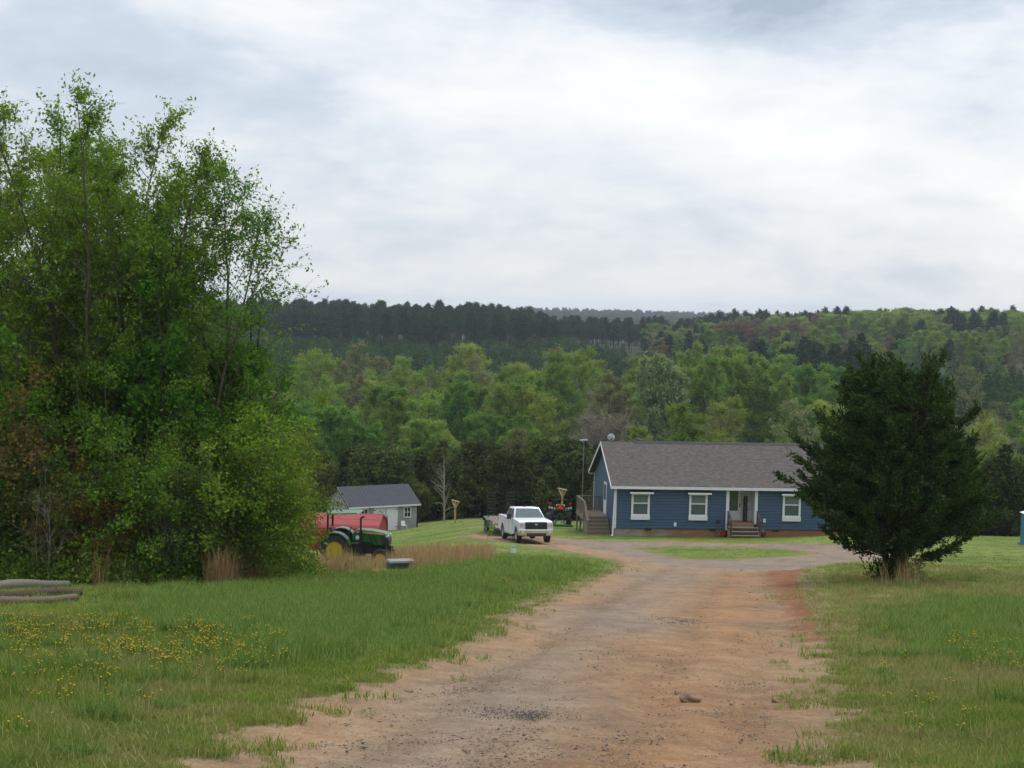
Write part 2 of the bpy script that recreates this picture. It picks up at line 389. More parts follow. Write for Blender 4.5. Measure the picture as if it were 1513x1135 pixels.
class MB:
    def __init__(s): s.v = []; s.f = []; s.m = []
    def add(s, vs, fs, m=0):
        k = len(s.v); s.v += [tuple(map(float, v)) for v in vs]; s.f += [tuple(i+k for i in f) for f in fs]; s.m += [m]*len(fs); return s
    def box(s, x0, x1, y0, y1, z0, z1, m=0):
        return s.add([(x0,y0,z0),(x1,y0,z0),(x1,y1,z0),(x0,y1,z0),(x0,y0,z1),(x1,y0,z1),(x1,y1,z1),(x0,y1,z1)],
            [(0,3,2,1),(4,5,6,7),(0,1,5,4),(1,2,6,5),(2,3,7,6),(3,0,4,7)], m)
    def hexa(s, v, m=0): return s.add(v, [(0,3,2,1),(4,5,6,7),(0,1,5,4),(1,2,6,5),(2,3,7,6),(3,0,4,7)], m)
    def prism(s, pts, a, b, axis='y', m=0):
        """pts: outline in the plane across the axis; (x,z) for y, (y,z) for x, (x,y) for z"""
        n = len(pts)
        def P(p, t): return {'y': (p[0], t, p[1]), 'x': (t, p[0], p[1]), 'z': (p[0], p[1], t)}[axis]
        vs = [P(p, a) for p in pts] + [P(p, b) for p in pts]
        return s.add(vs, [tuple(range(n)), tuple(range(2*n-1, n-1, -1))] + [(i, i+n, (i+1) % n+n, (i+1) % n) for i in range(n)], m)
    def bar(s, p, q, r=.02, r2=None, n=8, m=0, cap=True):
        p = Vector(p); q = Vector(q); d = (q-p); r2 = r if r2 is None else r2
        if d.length < 1e-6: return s
        z = d.normalized(); a = z.orthogonal().normalized(); b = z.cross(a); vs = []
        for c, rr in ((p, r), (q, r2)):
            for i in range(n):
                t = 2*math.pi*(i+.5)/n; vs.append(c + a*math.cos(t)*rr + b*math.sin(t)*rr)
        fs = [(i, (i+1) % n, (i+1) % n+n, i+n) for i in range(n)]
        if cap: fs += [tuple(range(n-1, -1, -1)), tuple(range(n, 2*n))]
        return s.add(vs, fs, m)
    def beam(s, p, q, w, h, m=0):
        """box section from p to q: w sideways, h upwards"""
        p = Vector(p); q = Vector(q); z = (q-p).normalized(); up = Vector((0,0,1))
        if abs(z.z) > .95: up = Vector((0,1,0))
        a = z.cross(up).normalized()*w/2; b = a.cross(z).normalized()*h/2
        vs = [c + sa*a + sb*b for c in (p, q) for sa, sb in ((-1,-1),(1,-1),(1,1),(-1,1))]
        return s.add(vs, [(0,1,2,3),(7,6,5,4),(0,4,5,1),(1,5,6,2),(2,6,7,3),(3,7,4,0)], m)
    def path(s, pts, r, n=6, m=0):
        for i in range(len(pts)-1):
            r0 = r if isinstance(r, (int, float)) else r[i]; r1 = r if isinstance(r, (int, float)) else r[i+1]
            s.bar(pts[i], pts[i+1], r0, r1, n, m)
        return s
    def lathe(s, prof, c, axis='y', n=20, m=0):
        """prof: (distance along axis, radius)"""
        vs = []; k = len(prof)
        for t, r in prof:
            for i in range(n):
                a = 2*math.pi*i/n; u, w = math.cos(a)*r, math.sin(a)*r
                vs.append({'y': (c[0]+u, c[1]+t, c[2]+w), 'x': (c[0]+t, c[1]+u, c[2]+w), 'z': (c[0]+u, c[1]+w, c[2]+t)}[axis])
        fs = [(j*n+i, j*n+(i+1) % n, (j+1)*n+(i+1) % n, (j+1)*n+i) for j in range(k-1) for i in range(n)]
        loop = prof[0] == prof[-1]
        if prof[0][1] > 1e-4 and not loop: fs.append(tuple(range(n-1, -1, -1)))
        if prof[-1][1] > 1e-4 and not loop: fs.append(tuple(range((k-1)*n, k*n)))
        return s.add(vs, fs, m)
    def quad(s, a, b, c, d, m=0): return s.add([a, b, c, d], [(0, 1, 2, 3)], m)
    def build(s, name, mats, parent=None, bev=0, smooth=False, seg=2, loc=None):
        me = bpy.data.meshes.new(name); me.from_pydata(s.v, [], s.f)
        import bmesh
        bm = bmesh.new(); bm.from_mesh(me); bmesh.ops.recalc_face_normals(bm, faces=bm.faces[:]); bm.to_mesh(me); bm.free()
        if not isinstance(mats, (list, tuple)): mats = [mats]
        for x in mats: me.materials.append(M[x] if isinstance(x, str) else x)
        for p, i in zip(me.polygons, s.m): p.material_index = i; p.use_smooth = smooth
        o = link(name, me, parent)
        if loc is not None: o.location = loc
        if bev:
            b = o.modifiers.new('bevel', 'BEVEL'); b.width = bev; b.segments = seg; b.limit_method = 'ANGLE'; b.angle_limit = R(35); b.harden_normals = False
        if smooth:
            me.polygons.foreach_set('use_smooth', [True]*len(me.polygons))
            try: me.set_sharp_from_angle(angle=R(40))
            except Exception: pass
        return o
def copy_tree(o, parent=None):
    c = o.copy(); COL.objects.link(c); c.parent = parent
    for ch in o.children: copy_tree(ch, c)
    return c

# ------------------------------------------------------------------ ground sheets
def build_ground():
    ys = np.concatenate([np.linspace(-400, -20, 12), np.linspace(-14, 5, 20), 5.3*np.exp(np.linspace(0, math.log(135/5.3), 520)),
                         135*np.exp(np.linspace(.02, math.log(4500/135), 110))])
    s0 = np.linspace(-1, 1, 430); ext = 1 + np.linspace(.045, 1, 26)**2.2
    s = np.concatenate([-ext[::-1], s0, ext])
    Y, S = np.meshgrid(ys, s, indexing='ij'); W = .40*np.maximum(Y, 4.5) + .8; Xx = np.where(np.abs(S) <= 1, S*W, np.sign(S)*(W + (np.abs(S)-1)*(6000-W)))
    Z = zg(Xx, Y); d = road_d(Xx, Y)
    # the road bed: wheel tracks worn in, low verge
    Z = Z - .05*ss(.0, -.6, d)
    lefts = road_main[2:15]; rights = road_main[-14:-2][::-1]
    o1 = np.argsort(lefts[:, 1]); o2 = np.argsort(rights[:, 1])
    xl = np.interp(Y, lefts[o1, 1], lefts[o1, 0]); xr = np.interp(Y, rights[o2, 1], rights[o2, 0])
    lat = np.clip((Xx-xl)/np.maximum(xr-xl, .5), -1, 2)
    near = ss(75, 60, Y)*ss(-.0, -.4, d)
    for c in (.22, .40, .62, .80): Z = Z - .022*np.exp(-((lat-c)/.035)**2)*near*(1 + .5*N1(Xx, Y, 9))
    Z = Z + N4(Xx, Y, .8)*.006*near + ss(.1, .8, d)*ss(60, 40, Y)*N4(Xx, Y, 1.3)*.02
    cutp = poly_px([(1135, 842), (1180, 838), (1200, 850), (1196, 880), (1222, 925), (1215, 945), (1180, 900), (1160, 870)])
    cut = np.clip(.75 - sdist(cutp, Xx, Y)/1.2, -.5, 1.2)
    ny, nx = Y.shape; V = np.stack([Xx, Y, Z], -1).reshape(-1, 3)
    i = np.arange(ny-1)[:, None]*nx + np.arange(nx-1)[None]; F = np.stack([i, i+1, i+nx+1, i+nx], -1).reshape(-1, 4)
    ctr = lambda A: (A.reshape(-1)[F]).mean(1)
    dc = ctr(d); cx, cy = ctr(Xx), ctr(Y); fd = field_d(cx, cy)
    road = (dc < 0); grav = road & inpoly(gravel_poly, cx, cy)
    wood = (~road) & (fd > 0)
    for name, sel, m in (('dirt_road', road & ~grav, 'dirt'), ('gravel_driveway', grav, 'gravel'), ('lawn', ~road & ~wood, 'lawn'), ('hills', wood, 'litter')):
        f = F[sel]; used, inv = np.unique(f, return_inverse=True)
        me = npmesh(name, V[used], quads=inv.reshape(-1, 4), mats=[M[m]], smooth=True)
        for an, A in (('edge', d), ('lat', lat), ('cut', cut)):
            at = me.attributes.new(an, 'FLOAT', 'POINT'); at.data.foreach_set('value', np.clip(A.reshape(-1)[used], -5, 5).astype(np.float32))
        tag(link(name, me), kind='structure')
build_ground()

# ------------------------------------------------------------------ scatter (for stuff nobody could count)
def scatter(name, P, scl, rot, idx, protos, label, cat):
    c = bpy.data.collections.new(name + '_pieces')
    for i, me in enumerate(protos):
        c.objects.link(bpy.data.objects.new(name + '_piece_%02d' % i, me))
    me = bpy.data.meshes.new(name); me.vertices.add(len(P)); me.vertices.foreach_set('co', np.asarray(P, np.float32).ravel())
    for an, ty, arr, key in (('scl', 'FLOAT_VECTOR', scl, 'vector'), ('rot', 'FLOAT_VECTOR', rot, 'vector'), ('idx', 'INT', idx, 'value')):
        a = me.attributes.new(an, ty, 'POINT'); a.data.foreach_set(key, np.asarray(arr, np.int32 if ty == 'INT' else np.float32).ravel())
    o = link(name, me); tag(o, label, cat, kind='stuff')
    g = bpy.data.node_groups.new(name, 'GeometryNodeTree')
    g.interface.new_socket('Geometry', in_out='INPUT', socket_type='NodeSocketGeometry'); g.interface.new_socket('Geometry', in_out='OUTPUT', socket_type='NodeSocketGeometry')
    gi = g.nodes.new('NodeGroupInput'); go = g.nodes.new('NodeGroupOutput'); ip = g.nodes.new('GeometryNodeInstanceOnPoints')
    ci = g.nodes.new('GeometryNodeCollectionInfo'); ci.inputs['Collection'].default_value = c
    ci.inputs['Separate Children'].default_value = True; ci.inputs['Reset Children'].default_value = True
    ip.inputs['Pick Instance'].default_value = True
    def na(n, ty):
        x = g.nodes.new('GeometryNodeInputNamedAttribute'); x.data_type = ty; x.inputs[0].default_value = n
        return [s for s in x.outputs if s.enabled and s.name == 'Attribute'][0]
    L = g.links.new
    L(gi.outputs[0], ip.inputs['Points']); L(ci.outputs[0], ip.inputs['Instance']); L(na('idx', 'INT'), ip.inputs['Instance Index'])
    e = g.nodes.new('FunctionNodeEulerToRotation'); L(na('rot', 'FLOAT_VECTOR'), e.inputs[0]); L(e.outputs[0], ip.inputs['Rotation'])
    L(na('scl', 'FLOAT_VECTOR'), ip.inputs['Scale']); L(ip.outputs[0], go.inputs[0])
    md = o.modifiers.new('scatter', 'NODES'); md.node_group = g
    return o

def tuft(n, h, rad, w, lean, m, hv=.4, seg=2, seed=0):
    r = np.random.default_rng(seed); V = []; Q = []; T = []; tq = []; tt = []
    for i in range(n):
        a = r.uniform(0, 6.283); rr = rad*math.sqrt(r.uniform(0, 1)); b = np.array([math.cos(a)*rr, math.sin(a)*rr, -.01])
        hh = h*r.uniform(1-hv, 1+hv*.6); la = r.uniform(0, 6.283); ln = lean*hh*r.uniform(.2, 1.2); ld = np.array([math.cos(la), math.sin(la), 0])
        s = np.array([-math.sin(la+r.normal(0, .8)), math.cos(la), 0])*w/2*r.uniform(.6, 1.3)
        mid = b + ld*ln*.35 + np.array([0, 0, hh*.6]); tip = b + ld*ln + np.array([0, 0, hh*r.uniform(.85, 1)])
        k = len(V); V += [b-s, b+s, mid+s*.75, mid-s*.75, tip]; Q.append((k, k+1, k+2, k+3)); T.append((k+3, k+2, k+4)); t = r.uniform(); tq.append(t); tt.append(t)
    return npmesh('tuft', np.array(V), Q, T, [m], tint=tq+tt)

def sample_screen(n, box, dmax=130, seed=0):
    """points on the ground, even in the picture so the near ground gets the most"""
    r = np.random.default_rng(seed); out = []
    u = r.uniform(box[0], box[1], n); inv = r.uniform(0, 1, n)
    y = 1/(1/box[2] + (1/box[3]-1/box[2])*inv)             # even in 1/y
    return u*y, y
def grass():
    r = np.random.default_rng(5)
    protos = [tuft(26, .07, .10, .006, .5, M['grass'], seed=i) for i in range(4)] + [tuft(26, .12, .10, .007, .55, M['grass'], seed=10+i) for i in range(4)] \
        + [tuft(34, .21, .13, .008, .55, M['lush'], seed=20+i) for i in range(4)]
    x, y = sample_screen(150000, (-.40, .40, 6.5, 118), seed=3)
    x2, y2 = sample_screen(30000, (-.40, .40, 6.5, 30), seed=4); x = np.concatenate([x, x2]); y = np.concatenate([y, y2])
    d = road_d(x, y) - N3(x, y, 1.2)*.2; fd = field_d(x, y)
    keep = (fd < 0) & ((d > -.05) | ((d > -.7) & (r.uniform(size=len(x)) < .5*(N4(x, y, 1.7) > .25))))
    keep &= r.uniform(size=len(x)) < .12 + .88*ss(-.3, 1.1, d + N4(x, y, .9)*.35)
    # keep off the buildings
    keep &= ~((x > 6.4) & (x < 23) & (y > 96) & (y < 107))
    cb = ground_at(592, 841); keep &= ~((np.abs(x-cb[0]) < .95) & (y > cb[1]-3.5) & (y < cb[1]+.5))
    x, y, d = x[keep], y[keep], d[keep]
    lush = np.zeros(len(x))
    for P in (poly_px([(230, 905), (330, 868), (480, 855), (640, 850), (760, 860), (690, 890), (560, 945), (470, 972), (330, 925)]),
              poly_px([(1370, 905), (1440, 888), (1512, 885), (1512, 985), (1420, 975), (1380, 950)]), poly_px([(600, 845), (760, 820), (880, 840), (800, 862), (700, 870)])):
        lush = np.maximum(lush, .9*ss(1.3, -1.8, sdist(P, x, y) + N2(x, y, 2.5)*.5 + N4(x, y, 4.5)*.7))
    island_d = sdist(island, x, y)
    tall = np.clip(.3 + .5*N1(x, y, 5) + .25*ss(.5, 3, d), 0, 1)*ss(75, 45, y)
    tuss = (N4(x, y, .9)*N2(x, y, 1.7) > .55) & (y < 45) & (d > .5)
    kind = np.where((lush > r.uniform(size=len(x))) | (tuss & (r.uniform(size=len(x)) < .4)), 2, np.where(tall > r.uniform(size=len(x)), 1, 0))
    sc = (1 + ss(10, 60, y)*.9)*r.uniform(.7, 1.3, len(x)); zs = sc*np.where(y > 60, .55, 1.0)/(1 + ss(10, 60, y)*.7)
    zs = zs*np.where(d < .9, .65, 1)
    nl = (x/y < -.262) & (y > 22.8) & (y < 33); zs = np.where(nl, zs*.55, zs)
    P = np.stack([x, y, zg(x, y) - .035*ss(.0, -.5, d)], -1)
    scatter('grass', P, np.stack([sc, sc, zs], -1), np.stack([r.normal(0, .08, len(x)), r.normal(0, .08, len(x)), r.uniform(0, 6.28, len(x))], -1),
            kind*4 + r.integers(0, 4, len(x)), protos, 'green grass growing on both sides of the dirt road', 'grass')
    # dry broom grass by the thicket and round the cabinet
    dry = [tuft(26, .62, .18, .009, .4, M['drygrass'], .45, seed=40+i) for i in range(4)]
    xs = []; ysl = []
    for (a, b, dn, n) in (((500, 728, 816, 843), 1500, .0, 0),):
        pass
    def fill(P, n):
        lo = P.min(0); hi = P.max(0); q = r.uniform(lo, hi, (n*4, 2)); q = q[inpoly(P, q[:, 0], q[:, 1])][:n]; return q
    q = np.vstack([fill(poly_px([(440, 838), (560, 822), (640, 813), (728, 815), (735, 829), (660, 841), (560, 846), (450, 850)]), 1900),
                   fill(poly_px([(312, 871), (425, 860), (436, 851), (320, 859)]), 330), fill(poly_px([(0, 858), (120, 852), (330, 862), (100, 868)]), 60),
                   fill(poly_px([(1300, 868), (1356, 868), (1350, 863), (1300, 863)]), 12)])
    cb = ground_at(592, 841); q = q[~((q[:, 0] > cb[0]-.8) & (q[:, 0] < cb[0]+.35) & (q[:, 1] > cb[1]-4) & (q[:, 1] < cb[1]+.6))]
    s = r.uniform(.6, 1.25, len(q)); zz = np.interp(q[:, 0]/q[:, 1], [-.13, -.082, -.07, -.01], [.72, .72, .95, .8]); zz = np.where(q[:, 1] < 45, 1.35, zz); kk = r.uniform(size=len(q)) < .55 + .5*N2(q[:, 0], q[:, 1], 2.2); q, s, zz = q[kk], s[kk], zz[kk]; s *= np.where(q[:, 1] > 38, .9, 1.0)
    scatter('dry_grass', np.stack([q[:, 0], q[:, 1], zg(q[:, 0], q[:, 1])], -1), np.stack([s, s, s*zz], -1),
            np.stack([r.normal(0, .1, len(q)), r.normal(0, .1, len(q)), r.uniform(0, 6.28, len(q))], -1), r.integers(0, 4, len(q)), dry,
            'tall tan dry grass standing in front of the thicket and tractor', 'dry grass')
    # buttercups
    fl = []
    for i in range(3):
        mb = MB(); rr = random.Random(i)
        for k in range(3):
            bx, by = rr.uniform(-.06, .06), rr.uniform(-.06, .06); h = rr.uniform(.10, .26); tx, ty = bx+rr.uniform(-.04, .04), by+rr.uniform(-.04, .04)
            mb.bar((bx, by, 0), (tx, ty, h), .0018, n=3, m=1, cap=False)
            n = 5; vs = [(tx, ty, h)] + [(tx+math.cos(a)*.007, ty+math.sin(a)*.007, h+.004*(-1)**j) for j, a in enumerate([2*math.pi*j/10 for j in range(10)])]
            mb.add(vs, [(0, j+1, (j+1) % 10+1) for j in range(10)])
        me = bpy.data.meshes.new('flower'); me.from_pydata(mb.v, [], mb.f); me.materials.append(M['flower']); me.materials.append(M['lush'])
        for p, mi in zip(me.polygons, mb.m): p.material_index = mi
        fl.append(me)
    q = []
    for P, n in ((poly_px([(0, 930), (230, 935), (440, 942), (430, 975), (230, 985), (0, 1000)]), 300), (poly_px([(0, 1000), (260, 985), (480, 960), (300, 1060), (0, 1120)]), 60),
                 (poly_px([(180, 975), (440, 970), (300, 1010), (160, 1020)]), 40), (poly_px([(1400, 960), (1512, 962), (1512, 1010), (1430, 1000)]), 55), (poly_px([(700, 862), (760, 866), (750, 872), (700, 868)]), 20), (poly_px([(1250, 930), (1500, 1000), (1450, 1120), (1330, 1100)]), 30)):
        f = fill(P, n*2); f = f[(N2(f[:, 0], f[:, 1], 1.6) + r.normal(0, .4, len(f))) > 0]; q.append(f[:n])
    q = np.vstack(q); s = r.uniform(.8, 1.3, len(q))
    scatter('wildflowers', np.stack([q[:, 0], q[:, 1], zg(q[:, 0], q[:, 1])], -1), np.stack([s, s, s], -1),
            np.stack([r.normal(0, .1, len(q)), r.normal(0, .1, len(q)), r.uniform(0, 6.28, len(q))], -1), r.integers(0, 3, len(q)), fl,
            'small yellow wildflowers dotted through the roadside grass', 'wildflowers')
    # road stones
    def stones(m, s0):
        out = []
        for i in range(4):
            rr = np.random.default_rng(s0+i); me = bpy.data.meshes.new('stone'); import bmesh
            bm = bmesh.new(); bmesh.ops.create_icosphere(bm, subdivisions=1, radius=.5)
            for v in bm.verts: v.co = Vector((v.co.x*1.2, v.co.y*.9, v.co.z*.55))*rr.uniform(.75, 1.2)
            bm.to_mesh(me); bm.free(); me.materials.append(m); out.append(me)
        return out
    x, y = sample_screen(80000, (-.26, .26, 7, 60), seed=8); d = road_d(x, y); lat = (x+2.3)/5.2
    k = (d < -.1) & (r.uniform(size=len(x)) < np.clip(.35 + .5*N1(x, y, 3.1) + .4*N4(x, y, 1.1), .04, 1)); x, y = x[k], y[k]
    s = np.exp(r.normal(math.log(.008), .5, len(x))).clip(.004, .045)*(1 + y/60)
    scatter('gravel', np.stack([x, y, zg(x, y)-.05], -1), np.stack([s, s, s], -1), r.uniform(0, 6.28, (len(x), 3))*[.1, .1, 1], r.integers(0, 4, len(x)),
            stones(M['stone'], 50), 'loose gravel and small stones scattered over the dirt road', 'gravel')
    q = []
    for (cx, cy, sx, sy, n) in ((785, 1050, .08, .15, 300), (748, 1046, .26, .26, 380), (1000, 913, .18, .5, 260)):
        c = ground_at(cx, cy); q.append(np.stack([r.normal(c[0], sx, n), r.normal(c[1], sy, n)], -1))
    q = np.vstack(q); s = r.uniform(.005, .017, len(q))*np.where(q[:, 1] > 20, 1.5, 1)
    scatter('dark_gravel', np.stack([q[:, 0], q[:, 1], zg(q[:, 0], q[:, 1])-.047], -1), np.stack([s, s, s], -1), r.uniform(0, 6.28, (len(q), 3))*[.1, .1, 1], r.integers(0, 4, len(q)),
            stones(M['stone_dark'], 60), 'patches of dark grey gravel spilled on the dirt road', 'gravel')
grass()

# ------------------------------------------------------------------ trees
def tubes(polys, sides=5):
    V = []; Q = []; k = 0
    for pts, rad in polys:
        pts = np.asarray(pts); n = len(pts); rad = np.asarray(rad); sd = sides if rad[0] > .03 else 3
        t = np.gradient(pts, axis=0); t /= np.linalg.norm(t, axis=1)[:, None] + 1e-9
        ref = np.array([1, .3, .1]) if abs(t[0, 2]) > .6 else np.array([0, 0, 1.0])
        a = np.cross(t, ref); a /= np.linalg.norm(a, axis=1)[:, None] + 1e-9; b = np.cross(t, a)
        th = 2*np.pi*np.arange(sd)/sd
        ring = pts[:, None] + rad[:, None, None]*(a[:, None]*np.cos(th)[None, :, None] + b[:, None]*np.sin(th)[None, :, None])
        V.append(ring.reshape(-1, 3)); i = np.arange(n-1)[:, None]*sd + np.arange(sd)[None]; j = np.arange(n-1)[:, None]*sd + (np.arange(sd)+1)[None] % sd
        Q.append(np.stack([i, j, j+sd, i+sd], -1).reshape(-1, 4)+k); k += n*sd
    return np.vstack(V), np.vstack(Q)
def leaves(C, L, r, wid=.55, axis=None, flat=0.0):
    n = len(C)
    a = r.normal(size=(n, 3)) if axis is None else axis + r.normal(size=(n, 3))*.45
    if flat: a[:, 2] *= (1-flat)
    a /= np.linalg.norm(a, axis=1)[:, None]; b = np.cross(a, r.normal(size=(n, 3))); b /= np.linalg.norm(b, axis=1)[:, None]+1e-9
    L = np.asarray(L)[:, None] if np.ndim(L) else L
    V = np.stack([C-a*L/2, C+b*L*wid/2+a*L*.05, C+a*L/2, C-b*L*wid/2+a*L*.05], 1).reshape(-1, 3)
    return V, np.arange(4*n).reshape(-1, 4)
def walk(p, d, L, n, r, wander=.12, trop=(0, 0, 0)):
    pts = [p]; d = d/np.linalg.norm(d); st = L/n; trop = np.asarray(trop, float)
    for i in range(n):
        d = d + r.normal(size=3)*wander + trop*((i+1)/n); d = d/np.linalg.norm(d); pts.append(pts[-1]+d*st)
    return np.array(pts)
def broadleaf(seed, H, Rr, stems=3, base=.15, nb=30, nt=8, nl=10, lsize=.09, spread=.18, up=.9, droop=-.12, prof=None, r0=.12, tipl=.3, leafspread=.12, lean=(0, 0), clump=0, fullness=1.0, tmin=.15, twr=.004):
    """stems with side limbs, twigs along the limbs, leaves along the twigs"""
    r = np.random.default_rng(seed); polys = []; LC = []
    prof = prof or (lambda t: (math.sin(min(1, t*1.15+.12)*math.pi)**.7 if t < .98 else .2))
    for s in range(stems):
        a = s*6.283/stems + r.uniform(-.5, .5); sp = spread*r.uniform(.5, 1.3) if stems > 1 else r.uniform(0, .06)
        h = H*(1 if s == 0 else r.uniform(.78, .98)); n = 12
        d = np.array([math.cos(a)*sp+lean[0], math.sin(a)*sp+lean[1], 1.0]); o = np.array([math.cos(a), math.sin(a), 0])*.15*(stems > 1)
        st = walk(o, d, h, n, r, .06, (0, 0, .03)); st[0, 2] = -.3; rs = r0*(h/H)*np.linspace(1, .08, n+1)**.9; polys.append((st, rs))
        for b in range(nb):
            t = base + (1-base)*(b+r.uniform())/nb; t = min(t, .985); i = min(int(t*n), n-1); f = t*n-i; p = st[i]*(1-f)+st[i+1]*f
            Lb = Rr*prof((t-base)/(1-base))*r.uniform(.55, 1.15)
            if Lb < .15: continue
            az = r.uniform(0, 6.283); el = up*r.uniform(.6, 1.5)
            bd = np.array([math.cos(az), math.sin(az), el]); nn = 5
            br = walk(p, bd, Lb, nn, r, .13, (0, 0, droop)); rb = max(.008, r0*.38*(1-t*.75))*np.linspace(1, .18, nn+1); polys.append((br, rb))
            for q in range(nt):
                tt = r.uniform(tmin, 1)**.8; i2 = min(int(tt*nn), nn-1); f2 = tt*nn-i2; pp = br[i2]*(1-f2)+br[i2+1]*f2
                td = (br[i2+1]-br[i2]); td = td/np.linalg.norm(td)*.8 + r.normal(size=3)*.6 + np.array([0, 0, .25]); Lt = tipl*r.uniform(.5, 1.4)*max(Rr*.35, .4)
                tw = walk(pp, td, Lt, 3, r, .2, (0, 0, droop*.8)); polys.append((tw, np.linspace(1, .3, 4)*max(twr, rb[i2]*.4)))
                m = max(1, int(nl*r.uniform(.5, 1.5)*fullness)); k = r.uniform(.1, 1.05, m)*3; ii = np.minimum(k.astype(int), 2); ff = (k-ii)[:, None]
                LC.append(tw[ii]*(1-ff)+tw[ii+1]*ff + r.normal(size=(m, 3))*leafspread)
    return polys, (np.vstack(LC) if LC else None), r
def tree_meshes(name, polys, LC, r, bark, leafm, lsize, wid=.55, sides=5, minr=0, lv=.35):
    polys = [p for p in polys if p[1][0] >= minr]
    V, Q = tubes(polys, sides); tm = npmesh(name+'_trunk', V, Q, mats=[bark], smooth=True)
    if LC is None: return tm, None
    L = lsize*r.uniform(1-lv, 1+lv, len(LC)); V, Q = leaves(LC, L, r, wid)
    h = LC[:, 2]/LC[:, 2].max()
    tint = np.clip(r.normal(.5, .13 if name == 'wood' else .2, len(LC)) , 0, 1)
    return tm, npmesh(name+'_crown', V, Q, mats=[leafm], tint=tint)
def put_tree(name, tm, cm, x, y, rz, s=1.0, sz=None, label=None, cat='tree', group=None, dz=0, rx=0, ry=0):
    o = empty(name, (x, y, zf(x, y)+dz), rz, rx, ry); o.scale = (s, s, sz or s)
    tag(o, label, cat, group); link('trunk', tm, o)
    if cm is not None: link('crown', cm, o)
    return o

# the leafy stand on the left -------------------------------------------------
tallp = []
for i, (H, Rr, st, lean) in enumerate(((12.3, 2.5, 5, (0, 0)), (11.6, 2.6, 5, (.02, 0)), (10.6, 2.7, 5, (.05, 0)))):
    P = broadleaf(100+i, H, Rr, st, .1, 40, 19, 11, up=1.35, droop=-.2, spread=.17, r0=.085, tipl=.62, leafspread=.05, lean=lean,
                  prof=lambda t: (.75+.35*math.sin(t*3.1)) * (1 if t < .6 else .20+.80*((1-t)/.4)**1.0))
    tallp.append(tree_meshes('tall_tree', *P, M['bark'], M['leaf'], .085, .5, lv=.55))
P = broadleaf(120, 7.6, 2.2, 4, .03, 34, 14, 12, up=.9, spread=.2, r0=.08, tipl=.5, leafspread=.1)
midp = [tree_meshes('dark_tree', *P, M['bark_dark'], M['leaf_dark'], .11, .7), tree_meshes('green_tree', *broadleaf(121, 6.4, 2.1, 5, .03, 32, 13, 11, up=.8, spread=.25, r0=.07, tipl=.5, leafspread=.1), M['bark'], M['leaf'], .09, .6)]
bushp = [tree_meshes('bush', *broadleaf(130+i, 3.6, 1.5, 6, .02, 16, 11, 11, up=.9, spread=.35, r0=.035, tipl=.55, leafspread=.09), M['bark'], M[m], .075, .6)
         for i, m in enumerate(('leaf', 'leaf_dark', 'leaf_olive', 'leaf_red', 'leaf_gold'))]
twigp = tree_meshes('twiggy', *broadleaf(140, 3.4, 1.2, 5, .05, 12, 8, 1, up=1.6, spread=.22, r0=.016, tipl=.7, leafspread=.05), M['bark_pale'], M['leaf_olive'], .05)
G1 = 'tall leafy trees of the roadside thicket'
talls = [(-75, 40, 0, .95, 'tall leafy tree only partly inside the left border of the thicket'), (0, 39, 0, .92, 'tall leafy tree at the left border rising over the logs'),
         (186, 38, 0, .965, 'tallest leafy tree with the highest spiky top in the thicket'), (90, 39, 1, 1.09, 'tall leafy tree standing just left of the highest spiky top'),
         (140, 40, 1, 1.06, 'tall leafy tree standing just right of the highest spiky top'), (235, 40.5, 0, .87, 'tall leafy tree in the middle of the thicket crown with sky showing through'),
         (285, 38.5, 2, .98, 'tall leafy tree on the right of the thicket with an arching drooping branch')]
for k, (px, D, pi, s, lb) in enumerate(talls):
    put_tree('leafy_tree', *tallp[pi], X(px, D, 600), D, [2.2, 1.1, 3.75, 3.9, 1.6, 3.5, .4][k], s, None, lb, 'tree', G1, -.1)
G2 = 'smaller trees at the edge of the thicket'
for px, D, pi, s, rz, lb in ((345, 39, 0, .98, .5, 'dark green leafy tree at the right shoulder of the thicket below the tall crowns'), (330, 37, 1, .95, 2.0, 'bright green small tree in front of the arching tall tree'),
                         (372, 40.5, 1, .80, 1.0, 'green small tree near the right edge of the thicket above the red roof'), (60, 36.5, 0, .85, 4.0, 'dark leafy tree filling the left of the thicket behind the reddish shrub'),
                         (150, 36.5, 1, 1.0, 3.2, 'green small tree at the middle of the thicket front'), (230, 37, 0, .95, 2.4, 'dark leafy tree in the shadowy middle of the thicket'), (-20, 37, 1, 1, 5.5, 'green small tree at the far left of the thicket')):
    put_tree('small_tree', *midp[pi], X(px, D, 700), D, rz, s, None, lb, 'tree', G2)
G3 = 'shrubs along the foot of the thicket'
bl = [(-25, 35, 2, 1.1, 'olive shrub at the left border behind the logs'), (48, 35.3, 3, 1.45, 'reddish brown shrub standing tall at the left of the thicket'), (25, 34.5, 1, .9, 'low dark shrub directly behind the pale log'),
      (105, 34.6, 2, 1.05, 'olive shrub right of the log ends'), (143, 34, 4, .75, 'golden leaved shrub low at the left centre of the thicket'), (185, 34.6, 0, 1.05, 'light green shrub low in the thicket beside the golden one'),
      (222, 34.9, 1, 1.15, 'dark green shrub low in the thicket left of the dry grass clump'), (268, 35.2, 2, 1.1, 'olive shrub above the left end of the dry grass clump'), (305, 35.6, 0, 1.2, 'light green shrub behind the dry grass clump'),
      (345, 36, 1, 1.1, 'dark shrub behind the right part of the dry grass clump'), (375, 37, 0, 1.1, 'bright green shrub at the right foot of the thicket'), (395, 38.5, 2, .95, 'olive shrub between the dry grass clump and the tractor'),
      (408, 41.5, 0, .8, 'bright green shrub reaching over the tractor from the thicket'), (418, 39.5, 1, .55, 'low dark shrub in front of the tractor rear wheel'),(372, 42, 1, 1.2, 'dark green shrub hiding the left end of the red roof')]
